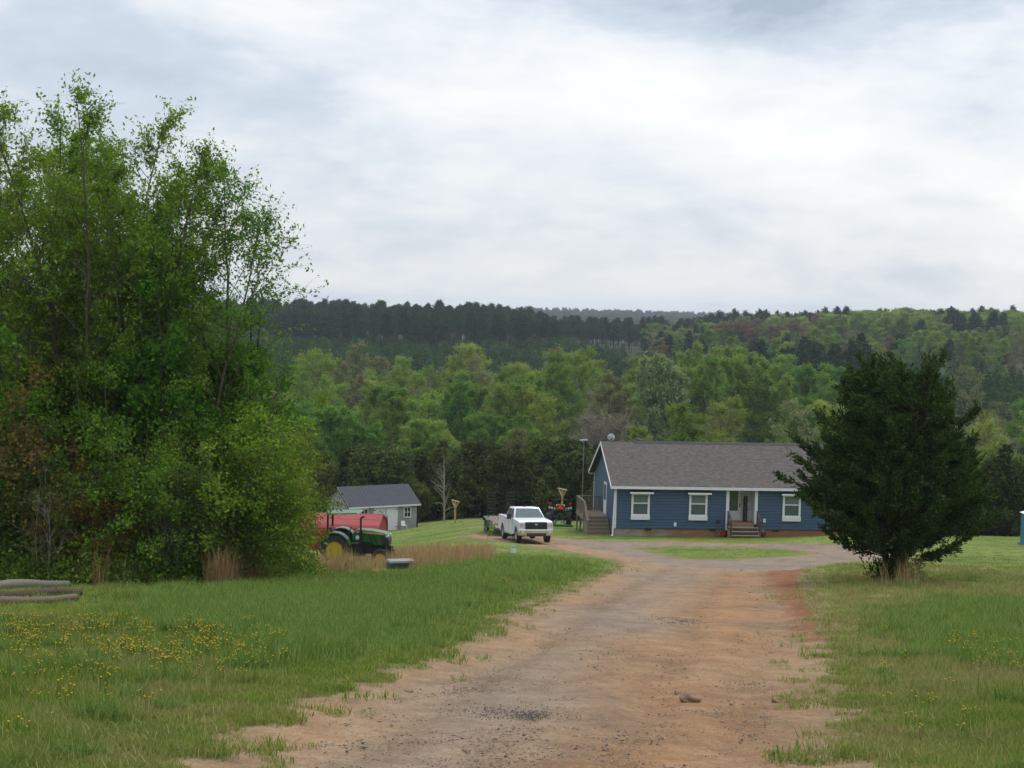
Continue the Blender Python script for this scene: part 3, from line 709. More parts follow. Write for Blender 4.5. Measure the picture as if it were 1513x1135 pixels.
for k, (px, D, pi, s, lb) in enumerate(bl):
    put_tree('shrub', *bushp[pi], X(px, D, 800), D, k*1.3, s, s*random.uniform(.9, 1.1), lb, 'shrub', G3)
G4 = 'bare twiggy saplings at the thicket foot'
for k, (px, D, s, lb) in enumerate(((70, 33.5, .75, 'pale leafless sapling standing just behind the logs'), (252, 34.6, .8, 'thin leafless sapling in the dark middle of the thicket front'))):
    put_tree('bare_sapling', *twigp, X(px, D, 800), D, k*2.0, s, None, lb, 'sapling', G4)

# low undergrowth knitting the thicket's foot
def weeds():
    r = np.random.default_rng(77); pr = []
    for i in range(3):
        C = r.normal(size=(260, 3))*[.28, .28, .2]; C[:, 2] = np.abs(C[:, 2])*1.2+.02
        V, Q = leaves(C, .07*r.uniform(.6, 1.4, 260), r, .5); pr.append(npmesh('weed', V, Q, mats=[M[('leaf_olive', 'leaf', 'leaf_dark')[i]]], tint=r.uniform(size=260)))
    n = 420; px = r.uniform(-60, 440, n); D = 31.5 + np.interp(px, [-60, 150, 300, 470], [1.5, 1.5, 3.5, 8.0]) + r.gamma(1.6, 1.1, n)
    x = np.array([X(a, d, 850) for a, d in zip(px, D)]); k = px > 115; k |= D > 32.8
    x, D = x[k], D[k]; s = r.uniform(.6, 1.5, len(x))
    scatter('undergrowth', np.stack([x, D, zg(x, D)], -1), np.stack([s, s, s], -1), np.stack([0*x, 0*x, r.uniform(0, 6.28, len(x))], -1), r.integers(0, 3, len(x)), pr,
            'low tangled weeds and brambles at the foot of the thicket', 'undergrowth')
weeds()

# logs
for k, (pxa, pya, pxb, pyb, rad, m, lb) in enumerate(((-60, 899, 112, 890, .10, 'log', 'long brown log lying lowest in the grass at the left border'),
        (-60, 889, 118, 883, .12, 'log_dark', 'dark damp log lying between the two paler logs'), (-60, 874, 100, 868, .12, 'log_pale', 'bleached grey log lying at the back of the log pile'))):
    p = ground_at(pxa, pya); q = ground_at(pxb, pyb); o = empty('log', (*p, zf(*p)+rad*.6)); dv = np.append(q-p, zf(*q)-zf(*p))
    mb = MB(); n = 9; r = random.Random(k); pts = [Vector(dv)*(i/n) + Vector((0, 0, .02*math.sin(i*.8+k*2))) for i in range(n+1)]
    mb.path(pts, [rad*(1-.30*i/n)*r.uniform(.86, 1.12) for i in range(n+1)], 10)
    lo = mb.build('log', m, None, smooth=True); lo.location = o.location; bpy.data.objects.remove(o); tag(lo, lb, 'log', 'logs lying by the thicket')

# ------------------------------------------------------------------ the cedar
def cedar():
    r = np.random.default_rng(55); cx, D = X(1316, 45, 868), 45.0; H = 6.8
    def env(z): return np.interp(z, [.5, .8, 1.3, 2.3, 3.1, 4.0, 5.0, 5.8, 6.5], [.5, 1.1, 2.0, 2.7, 2.7, 2.4, 1.95, 1.5, 1.0])
    polys = []; C = []; A = []
    stems = [walk(np.array([0, 0, -.2]), np.array([dx, dy, 1.0]), H*h, 12, r, .05) for dx, dy, h in ((-.02, 0, .93), (.30, .1, .92), (-.30, .0, .86), (.1, -.26, .82), (-.12, .25, .85), (.42, -.1, .8))]
    for i, s in enumerate(stems): polys.append((s, np.linspace(.17 if i == 0 else .1, .015, 13)))
    lean = lambda z: np.array([.05*z, 0])
    for b in range(500):
        while True:
            z = r.uniform(.95, 6.45)
            if r.uniform() < env(z)/3.0: break
        az = r.uniform(0, 6.28); Rd = env(z)*r.uniform(.5, 1.08)*(1.0 + (.3*r.uniform() if r.uniform() < .3 else 0))*(1 + .10*math.sin(az*3+z*1.7)+.08*math.sin(az*5-z*2.3))
        if z < 1.7: Rd = min(Rd, env(z)*1.02)
        q1 = np.array([Rd*math.cos(az), Rd*math.sin(az), z + r.uniform(0, .45)]); z0 = max(.4, z - Rd*r.uniform(.12, .5)); s = stems[r.integers(0, len(stems))] if r.uniform() < .6 else stems[0]
        k = int(np.argmin(np.abs(s[:, 2]-z0))); p = s[k]; L = np.linalg.norm(q1-p); tq = np.linspace(0, 1, 8)[:, None]
        br = p+(q1-p)*tq + np.array([0, 0, -.06*L])*np.sin(tq*math.pi) + np.cumsum(r.normal(size=(8, 3))*.03, 0); polys.append((br, np.linspace(.017, .004, 8)))
        for q in range(int(12+L*13)):
            tt = r.uniform(.35, 1.0)**.7; i2 = min(int(tt*7), 6); pp = br[i2] + (br[i2+1]-br[i2])*(tt*7-i2); bd = br[i2+1]-br[i2]; bd /= np.linalg.norm(bd)
            td = bd + r.normal(size=3)*.38 + np.array([0, 0, .22]); td /= np.linalg.norm(td); Lt = r.uniform(.22, .62)*(1.15-.5*tt)
            m = int(9*Lt/.4)+4; uu = r.uniform(0, 1, m)
            C.append(pp + td*Lt*uu[:, None] + r.normal(size=(m, 3))*(.055*(1.1-uu))[:, None]); A.append(np.repeat(td[None], m, 0))
    # bushy shoots at the foot
    for b in range(34):
        az = r.uniform(0, 6.28); p = np.array([math.cos(az)*r.uniform(.1, .7), math.sin(az)*.5, 0]); td = np.array([math.cos(az)*.35, math.sin(az)*.3, 1]); td /= np.linalg.norm(td); m = 40; uu = r.uniform(0, 1, m)
        C.append(p+td*r.uniform(.4, .85)*uu[:, None]+r.normal(size=(m, 3))*.07); A.append(np.repeat(td[None], m, 0))
    C = np.vstack(C); A = np.vstack(A); L = r.uniform(.07, .17, len(C)); V, Q = leaves(C, L, r, .34, axis=A)
    V2, Q2 = tubes(polys, 7)
    o = empty('cedar_tree', (cx, D, zf(cx, D))); o.scale = (.96, .93, .97); tag(o, 'big dark evergreen cedar with upswept shaggy branches standing right of the road', 'tree')
    link('trunk', npmesh('cedar_trunk', V2, Q2, mats=[M['bark_dark']], smooth=True), o)
    link('crown', npmesh('cedar_crown', V, Q, mats=[M['cedar']], tint=np.clip(r.normal(.45, .22, len(C)), 0, 1)), o)
cedar()

# ------------------------------------------------------------------ woodland
def conifer(seed, H, Rr, base, whorls, per, clump, m, up=.1, conical=True, lsize=.5):
    r = np.random.default_rng(seed); st = walk(np.zeros(3), np.array([0, 0, 1.0]), H, 8, r, .02); st[0, 2] = -.5; polys = [(st, np.linspace(H*.012, .02, 9))]; C = []
    for w in range(whorls):
        t = base+(1-base)*(w+.5)/whorls; p = np.array([np.interp(t*8, range(9), st[:, k]) for k in range(3)])
        R0 = Rr*((1-(t-base)/(1-base))**.75+.08 if conical else (math.sin(min(1, (1-t)/(1-base)*1.05+.08)*math.pi*.62)))
        for b in range(per):
            az = r.uniform(0, 6.283); L = R0*r.uniform(.55, 1.2); br = walk(p, np.array([math.cos(az), math.sin(az), up+.25*t]), L, 3, r, .12, (0, 0, .12)); polys.append((br, np.linspace(.05, .015, 4)))
            n = max(2, int(clump*L)); u = r.uniform(.25, 1.05, n)*3; i = np.minimum(u.astype(int), 2); C.append(br[i]+(br[i+1]-br[i])*(u-i)[:, None]+r.normal(size=(n, 3))*[.22, .22, .16]*np.array(lsize/.4))
    C = np.vstack(C); V, Q = leaves(C, lsize*r.uniform(.6, 1.3, len(C)), r, .5); V2, Q2 = tubes(polys, 5)
    return npmesh('conifer_trunk', V2, Q2, mats=[M['bark_dark']]), npmesh('conifer_crown', V, Q, mats=[M[m]], tint=np.clip(r.normal(.5, .22, len(C)), 0, 1))
rnd = lambda t: max(.05, (math.sin(min(.999, t*.78+.2)*math.pi))**.5)
def wt(seed, H, Rr, m, bark='bark', n=1.0, stems=2, prof=rnd, base=.12, ls=.27, up=1.0, full=1.0):
    return tree_meshes('wood', *broadleaf(seed, H, Rr, stems, base, int(40*n), 15, 12, up=up, droop=-.05, spread=.12, r0=.16, tipl=.35, leafspread=.22, prof=prof, fullness=full, tmin=.4), M[bark], M[m], ls, .65, 4, .02)
WG = [wt(200+i, 15, 3.7+.35*(i % 4), m, full=f, stems=1+i % 3) for i, (m, f) in enumerate((('wood_green', 1.3), ('wood_green', 1.0), ('wood_yellow', 1.2), ('wood_yellow', .9), ('wood_tan', .7), ('wood_green', 1.5), ('wood_tan', .45)))]
WN = ['green', 'green', 'yellow-green', 'yellow-green', 'thin tan-green', 'full green', 'half bare tan']
bareT = tree_meshes('bare', *broadleaf(220, 13, 4.2, 4, .15, 44, 22, 1, up=1.5, droop=0, spread=.2, r0=.16, tipl=.75, leafspread=.2, fullness=.6, twr=.024), M['bark_pale'], M['wood_tan'], .16)
bare2 = wt(221, 9, 2.2, 'wood_tan', 'bark_pale', 1.0, 1, ls=.1, full=.06, up=1.1)
blossT = wt(222, 12, 3.6, 'wood_white', 'bark', 1.2, 3, ls=.34, full=1.0)
PT = [conifer(300+i, 17, 2.7, .38+.05*i, 20, 6, 15, 'pine', .15, False, .62) for i in range(3)]
YP = [conifer(310+i, 6.5, 1.9, .06, 14, 6, 13, 'youngpine', .35, True, .42) for i in range(2)]
SC = [conifer(320+i, 6.5, 2.2, .02, 15, 8, 22, 'scrub', .4, True, .34) for i in range(2)] + [wt(230, 6.5, 2.4, 'scrub', 'bark_dark', 1.0, 3, base=.02, ls=.28, full=1.1), wt(231, 6, 2.2, 'leaf_olive', 'bark', .9, 4, base=.03, ls=.26, full=.7)]
rw = np.random.default_rng(909)
def zone(px):
    return ('behind the leafy thicket' if px < 470 else 'over the grey shed' if px < 640 else 'over the white truck' if px < 850 else
            'over the blue house roof' if px < 1190 else 'behind the dark cedar' if px < 1430 else 'right of the dark cedar')
placed = []
def free(x, y, dmin):
    for a, b in placed:
        if (a-x)**2+(b-y)**2 < dmin*dmin: return False
    placed.append((x, y)); return True
# special trees first
sp = [(885, 137, bareT, .9, .86, 'large bare grey tree rising just left behind the blue house roof', 'tree'),
      (963, 215, blossT, .95, 1.42, 'pale whitish blossoming tree in the wood above the left of the house roof', 'tree'),
      (1130, 225, WG[5], 1.15, 1.2, 'bright green round topped tree standing out above the middle of the house roof', 'tree'),
      (1478, 190, bareT, .8, .9, 'grey half bare tree in the wood right of the dark cedar', 'tree'),
      (660, 119, bare2, .55, .6, 'small bare grey tree at the field edge right of the shed', 'tree')]
SPL = []
for px, D, pr, s, sz, lb, ct in sp:
    x = X(px, D, 600); placed.append((x, D)); put_tree('bare_tree' if pr in (bareT, bare2) else 'broadleaf_tree', *pr, x, D, rw.uniform(0, 6), s, sz, lb, ct)
# valley wood
n = 0; tries = 0; cols = {}
while n < 250 and tries < 9000:
    tries += 1; u = rw.uniform(-.24, .40); D = math.sqrt(rw.uniform(133**2, 300**2)); x = u*D
    if field_d(np.array(x), np.array(D)) < 6 or (u > .19 and D > 235) or not free(x, D, 6.4+D*.012): continue
    px, _ = proj(x, D, zf(x, D)+8)
    if px > 1600 or px < -80: continue
    g = N1(x, D, 90) + rw.normal(0, .5); i = int(np.clip(round(3+g*2.6), 0, 6)); i = [0, 5, 1, 2, 3, 4, 6][i]
    hh = np.interp(D, [135, 170, 230, 315], [8.5, 11.5, 15, 15.5])*rw.uniform(.78, 1.18)/15
    if any(D < dd and abs(px-pp) < 42 for pp, dd in ((885, 175), (963, 213), (1130, 223))): hh *= .62
    if px < 780: hh *= .93
    dep = 'front' if D < 185 else 'middle' if D < 245 else 'back'
    put_tree('broadleaf_tree', *WG[i], x, D, rw.uniform(0, 6.28), hh*rw.uniform(.92, 1.12), hh, '%s tree in the %s of the valley wood %s' % (WN[i], dep, zone(px)), 'tree', 'broadleaf trees of the valley wood'); n += 1
# dark scrub at the back of the field
n = 0; tries = 0
while n < 150 and tries < 5000:
    tries += 1; u = rw.uniform(-.25, .39); x0 = u*120; D = rw.uniform(98, 142); x = u*D; fd = float(field_d(np.array(x), np.array(D)))
    if fd < 1.5 or fd > 20 or not free(x, D, 2.3): continue
    px, _ = proj(x, D, zf(x, D)+3)
    if px > 1570 or px < 300: continue
    i = int(rw.choice(4, p=[.38, .32, .18, .12])); s = rw.uniform(.5, .92) + .12*(fd > 8) + (.15 if px > 1380 else 0)
    put_tree('scrub_tree', *SC[i], x, D, rw.uniform(0, 6.28), s*1.05, s, '%s in the %s row at the field edge %s' % ('dark scrub conifer' if i < 2 else 'dark scrub tree' if i == 2 else 'olive scrub tree', 'first' if fd < 7 else 'second', zone(px).replace('over', 'behind').replace(' roof', '')), 'tree', 'dark scrub trees along the field edge'); n += 1
# tall pine wood on the far rise
placed = []; n = 0; tries = 0
while n < 270 and tries < 9000:
    tries += 1; u = rw.uniform(-.17, .14); D = rw.uniform(585, 720) if rw.uniform() < .8 else rw.uniform(520, 585); x = u*D
    if u > .03 and D < 600: continue
    if not free(x, D, 5.2): continue
    px, _ = proj(x, D, zf(x, D)+10); i = int(rw.integers(0, 3)); s = rw.uniform(.9, 1.03)*(1-.2*float(ss(.005, .03, u)))*(1.02 if D > 640 else .9)
    put_tree('pine_tree', *PT[i], x, D, rw.uniform(0, 6.28), s*1.15, s, 'tall dark pine in the %s of the far pine wood %s' % ('front' if D < 630 else 'back', zone(px)), 'tree', 'tall pines of the far pine wood'); n += 1
placed = []; n = 0
while n < 26:
    u = rw.uniform(.155, .235); D = rw.uniform(325, 385)
    if not free(u*D, D, 4.6): continue
    put_tree('pine_tree', *PT[int(rw.integers(0, 3))], u*D, D, rw.uniform(0, 6.28), rw.uniform(.85, 1.05), rw.uniform(.82, 1.02), 'dark pine in the clump between valley wood and right hillside, above the dark cedar', 'tree', 'dark pines of the clump above the cedar'); n += 1
# mixed trees on the right hillside
placed = []; n = 0; tries = 0; HS = [(WG[0], 'green'), (WG[2], 'yellow-green'), (wt(240, 14, 4.0, 'wood_red', full=.8), 'reddish budding'), (WG[4], 'tan'), (PT[0], 'dark pine'), (PT[1], 'dark pine'), (WG[6], 'half bare')]
while n < 280 and tries < 9000:
    tries += 1; u = rw.uniform(.085, .385); D = math.sqrt(rw.uniform(400**2, 730**2)); x = u*D
    if not free(x, D, 8.2): continue
    g = N2(x, D, 150)+N3(x, D, 60)*.5 + rw.normal(0, .35)
    i = 2 if (g > .75) else 3 if g > .5 else 1 if g > .1 else 0 if g > -.25 else (4+int(rw.integers(0, 2)) if rw.uniform() < .6 else 0) if g > -1.1 else 6
    px, _ = proj(x, D, zf(x, D)+6); s = rw.uniform(.68, .98)*(.8 if i in (4, 5) else .92); lb = HS[i][1]
    put_tree('hillside_tree', *HS[i][0], x, D, rw.uniform(0, 6.28), s*1.15, s, '%s %s on the %s of the right hillside %s' % (lb, 'tree', 'lower slope' if D < 520 else 'upper slope' if D < 640 else 'crest', zone(px)), 'tree', 'mixed trees on the far right hillside'); n += 1
# young pine plantation and the wooded country beyond: masses nobody could count
def joined(pr):
    out = []
    for tm, cm in pr:
        V1 = np.empty(len(tm.vertices)*3, np.float32); tm.vertices.foreach_get('co', V1); V2 = np.empty(len(cm.vertices)*3, np.float32); cm.vertices.foreach_get('co', V2)
        q1 = np.empty(len(tm.loops), np.int32); tm.loops.foreach_get('vertex_index', q1); q2 = np.empty(len(cm.loops), np.int32); cm.loops.foreach_get('vertex_index', q2)
        t2 = np.empty(len(cm.polygons), np.float32); cm.attributes['tint'].data.foreach_get('value', t2)
        q1 = q1.reshape(-1, 4); q2 = q2.reshape(-1, 4)+len(V1)//3
        out.append(npmesh('plant', np.concatenate([V1, V2]).reshape(-1, 3), np.vstack([q1, q2]), mats=[tm.materials[0], cm.materials[0]], mi=[0]*len(q1)+[1]*len(q2), tint=np.concatenate([np.zeros(len(q1)), t2])))
    return out
def mass(name, x, y, s, idx, protos, label, cat, sink=0):
    r = np.random.default_rng(len(x)); scatter(name, np.stack([x, y, zg(x, y)-sink], -1), np.stack([s*1.1, s*1.1, s], -1), np.stack([0*x, 0*x, r.uniform(0, 6.28, len(x))], -1), idx, protos, label, cat)
u = rw.uniform(-.2, .42, 3000); D = np.sqrt(rw.uniform(318**2, 560**2, 3000)); x = u*D
k = (D < np.interp(u, [-.2, .05, .12, .42], [575, 560, 430, 400])); x, D = x[k], D[k]
mass('young_pine_plantation', x, D, rw.uniform(.7, 1.25, len(x)), rw.integers(0, 2, len(x)), joined(YP), 'dense young pine plantation between the valley wood and the far pines', 'plantation')
u = rw.uniform(-.42, .5, 5200); D = np.sqrt(rw.uniform(560**2, 1000**2, 5200)); x = u*D; g = N2(x, D, 150)+N3(x, D, 60)*.5
k = (D > 700) | (u > .085) | (u < -.17); x, D, g, u = x[k], D[k], g[k], u[k]
idx = np.where((u < .09) | (g < -.75), 0, np.where(g > .6, 2, 1)); far = joined([PT[0], WG[2], HS[2][0]])
mass('far_woods', x, D, rw.uniform(.75, 1.0, len(x))*(1-.3*ss(.005, .03, u)*ss(.14, .11, u)), idx, far, 'far mixed woods filling the crest behind the nearer trees', 'woods')
u = rw.uniform(-.25, .40, 7000); D = rw.uniform(1900, 3300, 7000)
mass('distant_forest', u*D, D, rw.uniform(.9, 1.2, 7000)*1.25, rw.integers(0, 2, 7000)*0, far, 'distant bluish forested ridge on the horizon', 'forest')

# young plants near the buildings
sapp = tree_meshes('sap', *broadleaf(260, 1.9, .45, 1, .35, 14, 5, 6, up=1.2, r0=.018, tipl=.5, leafspread=.05), M['bark'], M['leaf'], .07)
D = 78; put_tree('sapling', *sapp, X(717, D), D, 0, .85, None, 'slender young sapling on the lawn in front of the trailer', 'sapling')
budp = tree_meshes('bud', *broadleaf(261, 2.6, .9, 3, .2, 12, 6, 3, up=1.3, r0=.02, tipl=.5, leafspread=.05), M['bark_dark'], M['leaf_olive'], .06)
D = 99; put_tree('sapling', *budp, X(559, D), D, 0, .95, None, 'sparse budding sapling growing before the white shed doors', 'sapling')

# ------------------------------------------------------------------ the blue house
def house():
    HX, HY, HZ, TH = 6.64, 96.29, -13.69+EYE, .111; L, DP, WH, RS = 16.8, 8.2, 2.65, 2.22
    o = empty('blue_house', (HX, HY, HZ), TH); tag(o, 'single storey blue house with white trimmed windows and grey shingle roof', 'house')
    fo = -.62; a0, a1, rc = 7.12, 9.12, 1.35
    w = MB(); w.box(0, a0, 0, DP, 0, WH); w.box(a1, L, 0, DP, 0, WH); w.box(a0, a1, rc, DP, 0, WH)
    for gx in (0, L-.05): w.prism([(0, WH), (DP, WH), (DP/2, WH+RS)], gx, gx+.05, 'x')
    w.build('wall', 'blue', o)
    f = MB(); f.box(.05, a0, .06, DP-.05, fo, 0); f.box(a1, L-.05, .06, DP-.05, fo, 0); f.box(a0, a1, rc, DP-.06, fo, 0); f.build('foundation', 'foundation', o)
    # roof: two slabs with real thickness
    oh, gh, th = .34, .32, .12; sl = RS/(DP/2)
    def slope(side):
        y0, y1 = (-oh, DP/2) if side < 0 else (DP+oh, DP/2)
        ze = WH - oh*sl + .10; zr = WH+RS+.10
        return [(-gh, y0, ze), (L+gh, y0, ze), (L+gh, y1, zr), (-gh, y1, zr), (-gh, y0, ze+th), (L+gh, y0, ze+th), (L+gh, y1, zr+th), (-gh, y1, zr+th)]
    r = MB(); r.hexa(slope(-1)); r.hexa(slope(1)); rf = r.build('roof', 'shingle', o)
    c = MB(); c.prism([(DP/2-.16, WH+RS+.15), (DP/2, WH+RS+.30), (DP/2+.16, WH+RS+.15)], 1.8, L-.6, 'x'); c.build('ridge_vent', 'black', rf)
    fz = WH-oh*sl+.1
    t = MB(); t.box(-gh-.02, L+gh+.02, -oh-.045, -oh-.003, fz-.05, fz+.11); t.box(-gh-.02, L+gh+.02, DP+oh+.003, DP+oh+.04, fz-.05, fz+.11)
    for gx0, gx1 in ((-gh-.03, -gh-.003), (L+gh+.003, L+gh+.03)):
        for yy in (-oh-.04, DP+oh+.04):
            t.hexa([(gx0, yy, fz-.07), (gx1, yy, fz-.07), (gx1, DP/2, WH+RS+.02), (gx0, DP/2, WH+RS+.02), (gx0, yy, fz+.12), (gx1, yy, fz+.12), (gx1, DP/2, WH+RS+.20), (gx0, DP/2, WH+RS+.20)])
    t.build('fascia', 'white', rf)
    s = MB(); s.box(-gh, L+gh, -oh, .0, fz-.045, fz-.02); s.box(-gh, L+gh, DP, DP+oh, fz-.045, fz-.02); s.build('soffit', 'soffit', rf)
    cb = MB()
    for x0, x1, y0, y1 in ((-.012, .1, -.012, .1), (-.012, .1, DP-.1, DP+.012), (L-.1, L+.012, -.012, .1)): cb.box(x0, x1, y0, y1, 0, WH)
    cb.build('corner_trim', 'white', o)
    d = MB(); d.beam((-.02, -.33, fz-.02), (-.03, -.10, fz-.25), .09, .07); d.beam((-.03, -.09, fz-.22), (-.12, -.09, -.38), .09, .07); d.beam((-.12, -.09, -.38), (-.20, -.30, -.52), .09, .07); d.build('downspout', 'white', o)
    # windows
    for i, x in enumerate((1.03, 4.72, 10.76, 14.0)):
        w0, z0, z1 = 1.17, .58, 2.22
        fr = MB(); fr.box(x, x+.13, -.06, .0, z0+.25, z1); fr.box(x+w0-.13, x+w0, -.06, .0, z0+.25, z1); fr.box(x+.13, x+w0-.13, -.06, 0, z1-.1, z1)
        fr.box(x+.13, x+w0-.13, -.05, 0, z0+.25, z0+.33)
        win = fr.build('window', 'white', o)
        sb = MB(); sb.box(x-.02, x+w0+.02, -.12, 0, z0-.02, z0+.26); sb.build('sill', 'white', win, .01)
        zm = (z0+.33+z1-.1)/2+.08
        rl = MB(); rl.box(x+.13, x+w0-.13, -.045, -.005, zm-.035, zm+.035); rl.build('meeting_rail', 'white', win)
        g = MB(); g.box(x+.13, x+w0-.13, -.02, -.006, zm+.03, z1-.1); g.build('pane', 'glass_reflect', win)
        g = MB(); g.box(x+.13, x+w0-.13, -.022, -.006, z0+.33, zm-.03); g.build('pane', 'glass', win)
        aw = MB(); aw.hexa([(x-.14, -.34, z1+.05), (x+w0+.16, -.34, z1+.05), (x+w0+.16, 0, z1+.28), (x-.14, 0, z1+.28), (x-.14, -.34, z1+.09), (x+w0+.16, -.34, z1+.09), (x+w0+.16, 0, z1+.33), (x-.14, 0, z1+.33)])
        awo = aw.build('awning', 'black_plastic', win); e = MB(); e.box(x-.16, x+w0+.18, -.37, -.343, z1+.0, z1+.11); e.build('awning_edge', 'white', awo)
        if False: pass
    # the recessed front porch
    p = MB(); p.box(a0+.005, a0+.03, .02, rc, .38, WH-.12); p.box(a1-.03, a1-.005, .02, rc, .38, WH-.12); p.box(a0+.03, a1-.03, rc-.03, rc-.003, .38, WH-.12); p.box(a0+.03, a1-.03, .02, rc-.03, WH-.14, WH-.12)
    pl = p.build('porch_lining', 'white_dirty', o)
    k = MB(); k.box(a0-.02, a0+.17, -.035, .0, -.05, WH-.1); k.box(a1-.17, a1+.02, -.035, .0, .3, WH-.1); k.box(a0+.17, a1-.17, -.03, .0, WH-.16, WH-.04); k.build('porch_column', 'white', o)
    fl = MB(); fl.box(a0+.03, a1-.03, -.25, rc-.03, .34, .38); fl.build('porch_floor', 'porchwood', o); ap = MB(); ap.box(a0+.17, a1-.17, -.03, .02, .12, .335); ap.build('porch_riser', 'white', o)
    dr = MB(); x = a0+.36; dr.box(x, x+.92, rc-.075, rc-.032, .40, 2.42); dm = dr.build('door', 'white', o, .008)
    g = MB(); g.box(x+.16, x+.72, rc-.085, rc-.077, 1.02, 2.28); g.build('pane', 'glass', dm)
    h = MB(); h.bar((x+.84, rc-.09, 1.3), (x+.84, rc-.09, 1.46), .02); h.box(x+.81, x+.87, rc-.088, rc-.076, 1.22, 1.5); h.build('handle', 'black', dm)
    fr = MB(); fr.box(x-.09, x-.005, rc-.07, rc-.032, .38, 2.5); fr.box(x+.925, x+1.02, rc-.07, rc-.032, .38, 2.5); fr.box(x-.09, x+1.02, rc-.07, rc-.032, 2.43, 2.5); fr.build('door_frame', 'soffit', o)
    st = MB()
    for i in range(3):
        zt = .20-.21*i; y1 = -.27-.30*i
        st.box(a0+.05, a1-.05, y1-.30, y1, zt-.045, zt); st.box(a0+.08, a1-.08, y1-.05, y1-.01, zt-.21, zt-.045)
    for xx in (a0+.03, a1-.08): st.prism([(-.26, .17), (-1.16, -.46), (-1.16, -.66), (-.26, -.66)], xx, xx+.045, 'x')
    st.build('front_steps', 'stepwood', o)
    for xx in (a0+.02, a1-.10):
        ra = MB(); ra.box(xx, xx+.09, -.36, -.27, .1, 1.20); ra.box(xx, xx+.09, -1.15, -1.06, -.6, .62); ra.beam((xx+.045, -.27, 1.18), (xx+.045, -1.2, .64), .13, .04); ra.beam((xx+.045, -.3, .72), (xx+.045, -1.1, .17), .04, .09)
        ra.build('stair_rail', 'darkwood', o)
    for x in (1.98, 6.1, 10.15):
        v = MB(); v.box(x, x+.40, .035, .057, -.14, -.02); v.build('crawl_vent', 'black', o)
    for x, z in ((3.86, .28), (9.6, .58)):
        v = MB(); v.box(x-.08, x+.08, -.07, .0, z-.12, z+.12); v.build('outlet_box', 'white', o, .01)
    # left gable: door and the deck with its steps
    v = MB(); v.box(-.05, -.003, 3.0, 3.95, .45, 2.5); sd = v.build('side_door', 'white', o); v = MB(); v.box(-.058, -.052, 3.15, 3.8, 1.35, 2.35); v.build('pane', 'glass', sd)
    dk = MB(); X0, X1, Y0, Y1 = -1.62, -.06, 2.2, 5.2; z = .44
    dk.box(X0, X1, Y0, Y1, z-.04, z); dk.box(X0, X1, Y0-.03, Y0-.002, z-.24, z-.0); dk.box(X0-.03, X0-.002, Y0, Y1, z-.24, z)
    for xx, yy in ((X0, Y0), (X0, Y1-.1), (X1-.1, Y1-.1), (X0, (Y0+Y1)/2)): dk.box(xx, xx+.1, yy, yy+.1, -1.2, z+.95)
    deck = dk.build('side_deck', 'deckwood', o)
    ra = MB()
    for (p0, p1) in (((X0+.05, Y0, 0), (X0+.05, Y1, 0)), ((X0, Y1-.05, 0), (X1, Y1-.05, 0))):
        ra.beam((p0[0], p0[1], z+.95), (p1[0], p1[1], z+.95), .13, .04); ra.beam((p0[0], p0[1], z+.12), (p1[0], p1[1], z+.12), .04, .07)
        n = 17
        for i in range(n):
            q = [p0[j]+(p1[j]-p0[j])*(i+.5)/n for j in (0, 1)]; ra.bar((q[0], q[1], z+.1), (q[0], q[1], z+.93), .02, n=4)
    ra.build('railing', 'deckwood', deck)
    st = MB()
    for i in range(5):
        zt = z-.2*(i+1)+.0; y1 = Y0-.03-.28*i; st.box(X0+.1, X1-.05, y1-.30, y1, zt-.04, zt); st.box(X0+.1, X1-.05, y1-.03, y1-.004, zt-.0, zt+.16)
    for xx in (X0+.02, X1-.06): st.prism([(Y0, z-.05), (Y0-1.45, z-1.1), (Y0-1.45, z-1.3), (Y0, z-1.3)], xx, xx+.05, 'x')
    st.box(X0, X0+.1, Y0-1.45, Y0-1.35, -1.2, .3); st.beam((X0+.05, Y0, z+.95), (X0+.05, Y0-1.5, z-.1), .13, .05); st.beam((X0+.05, Y0, z+.5), (X0+.05, Y0-1.45, z-.5), .04, .08)
    st.build('deck_steps', 'deckwood', deck)
    def W(lx, ly, lz=0):
        c, s = math.cos(TH), math.sin(TH); return (HX+lx*c-ly*s, HY+lx*s+ly*c, HZ+lz)
    return W
HW = house()
# things at the house
def seat(lx, ly): x, y, _ = HW(lx, ly); return (x, y, zf(x, y))
o = empty('satellite_dish', HW(.42, 4.4, 4.95)); tag(o, 'small pale satellite dish standing on the left end of the roof ridge', 'satellite dish')
m = MB(); m.lathe([(0, .02), (.02, .12), (.05, .2), (.085, .25), (.095, .25), (.06, .19), (.03, .11), (.012, .0)], (0, -.06, .38), 'y', 20); m.build('dish', 'grey_plastic', o, smooth=True)
m = MB(); m.bar((0, 0, -.1), (0, 0, .38), .022); m.bar((0, -.02, .2), (0, -.34, .3), .012); m.box(-.04, .04, -.4, -.33, .27, .34); m.build('bracket', 'black', o)
o = empty('metal_sculpture', HW(8.62, 1.0, .38)); tag(o, 'dark twisted upright ornament leaning in the porch beside the front door', 'ornament')
m = MB(); r = random.Random(3)
for k in range(7):
    a = k*.9; m.path([(math.cos(a+t*.9)*.12*(1+.2*math.sin(t*3)), math.sin(a+t*.9)*.05, t*.27) for t in range(0, 7)], [.028]*7, 5)
for k in range(10): z = .1+.16*k; m.bar((-.13, 0, z), (.13, 0, z+r.uniform(-.1, .1)), .02, n=5)
m.build('ironwork', 'black', o); m = MB(); m.box(-.16, .16, -.1, .1, 0, .04); m.build('base', 'black', o)
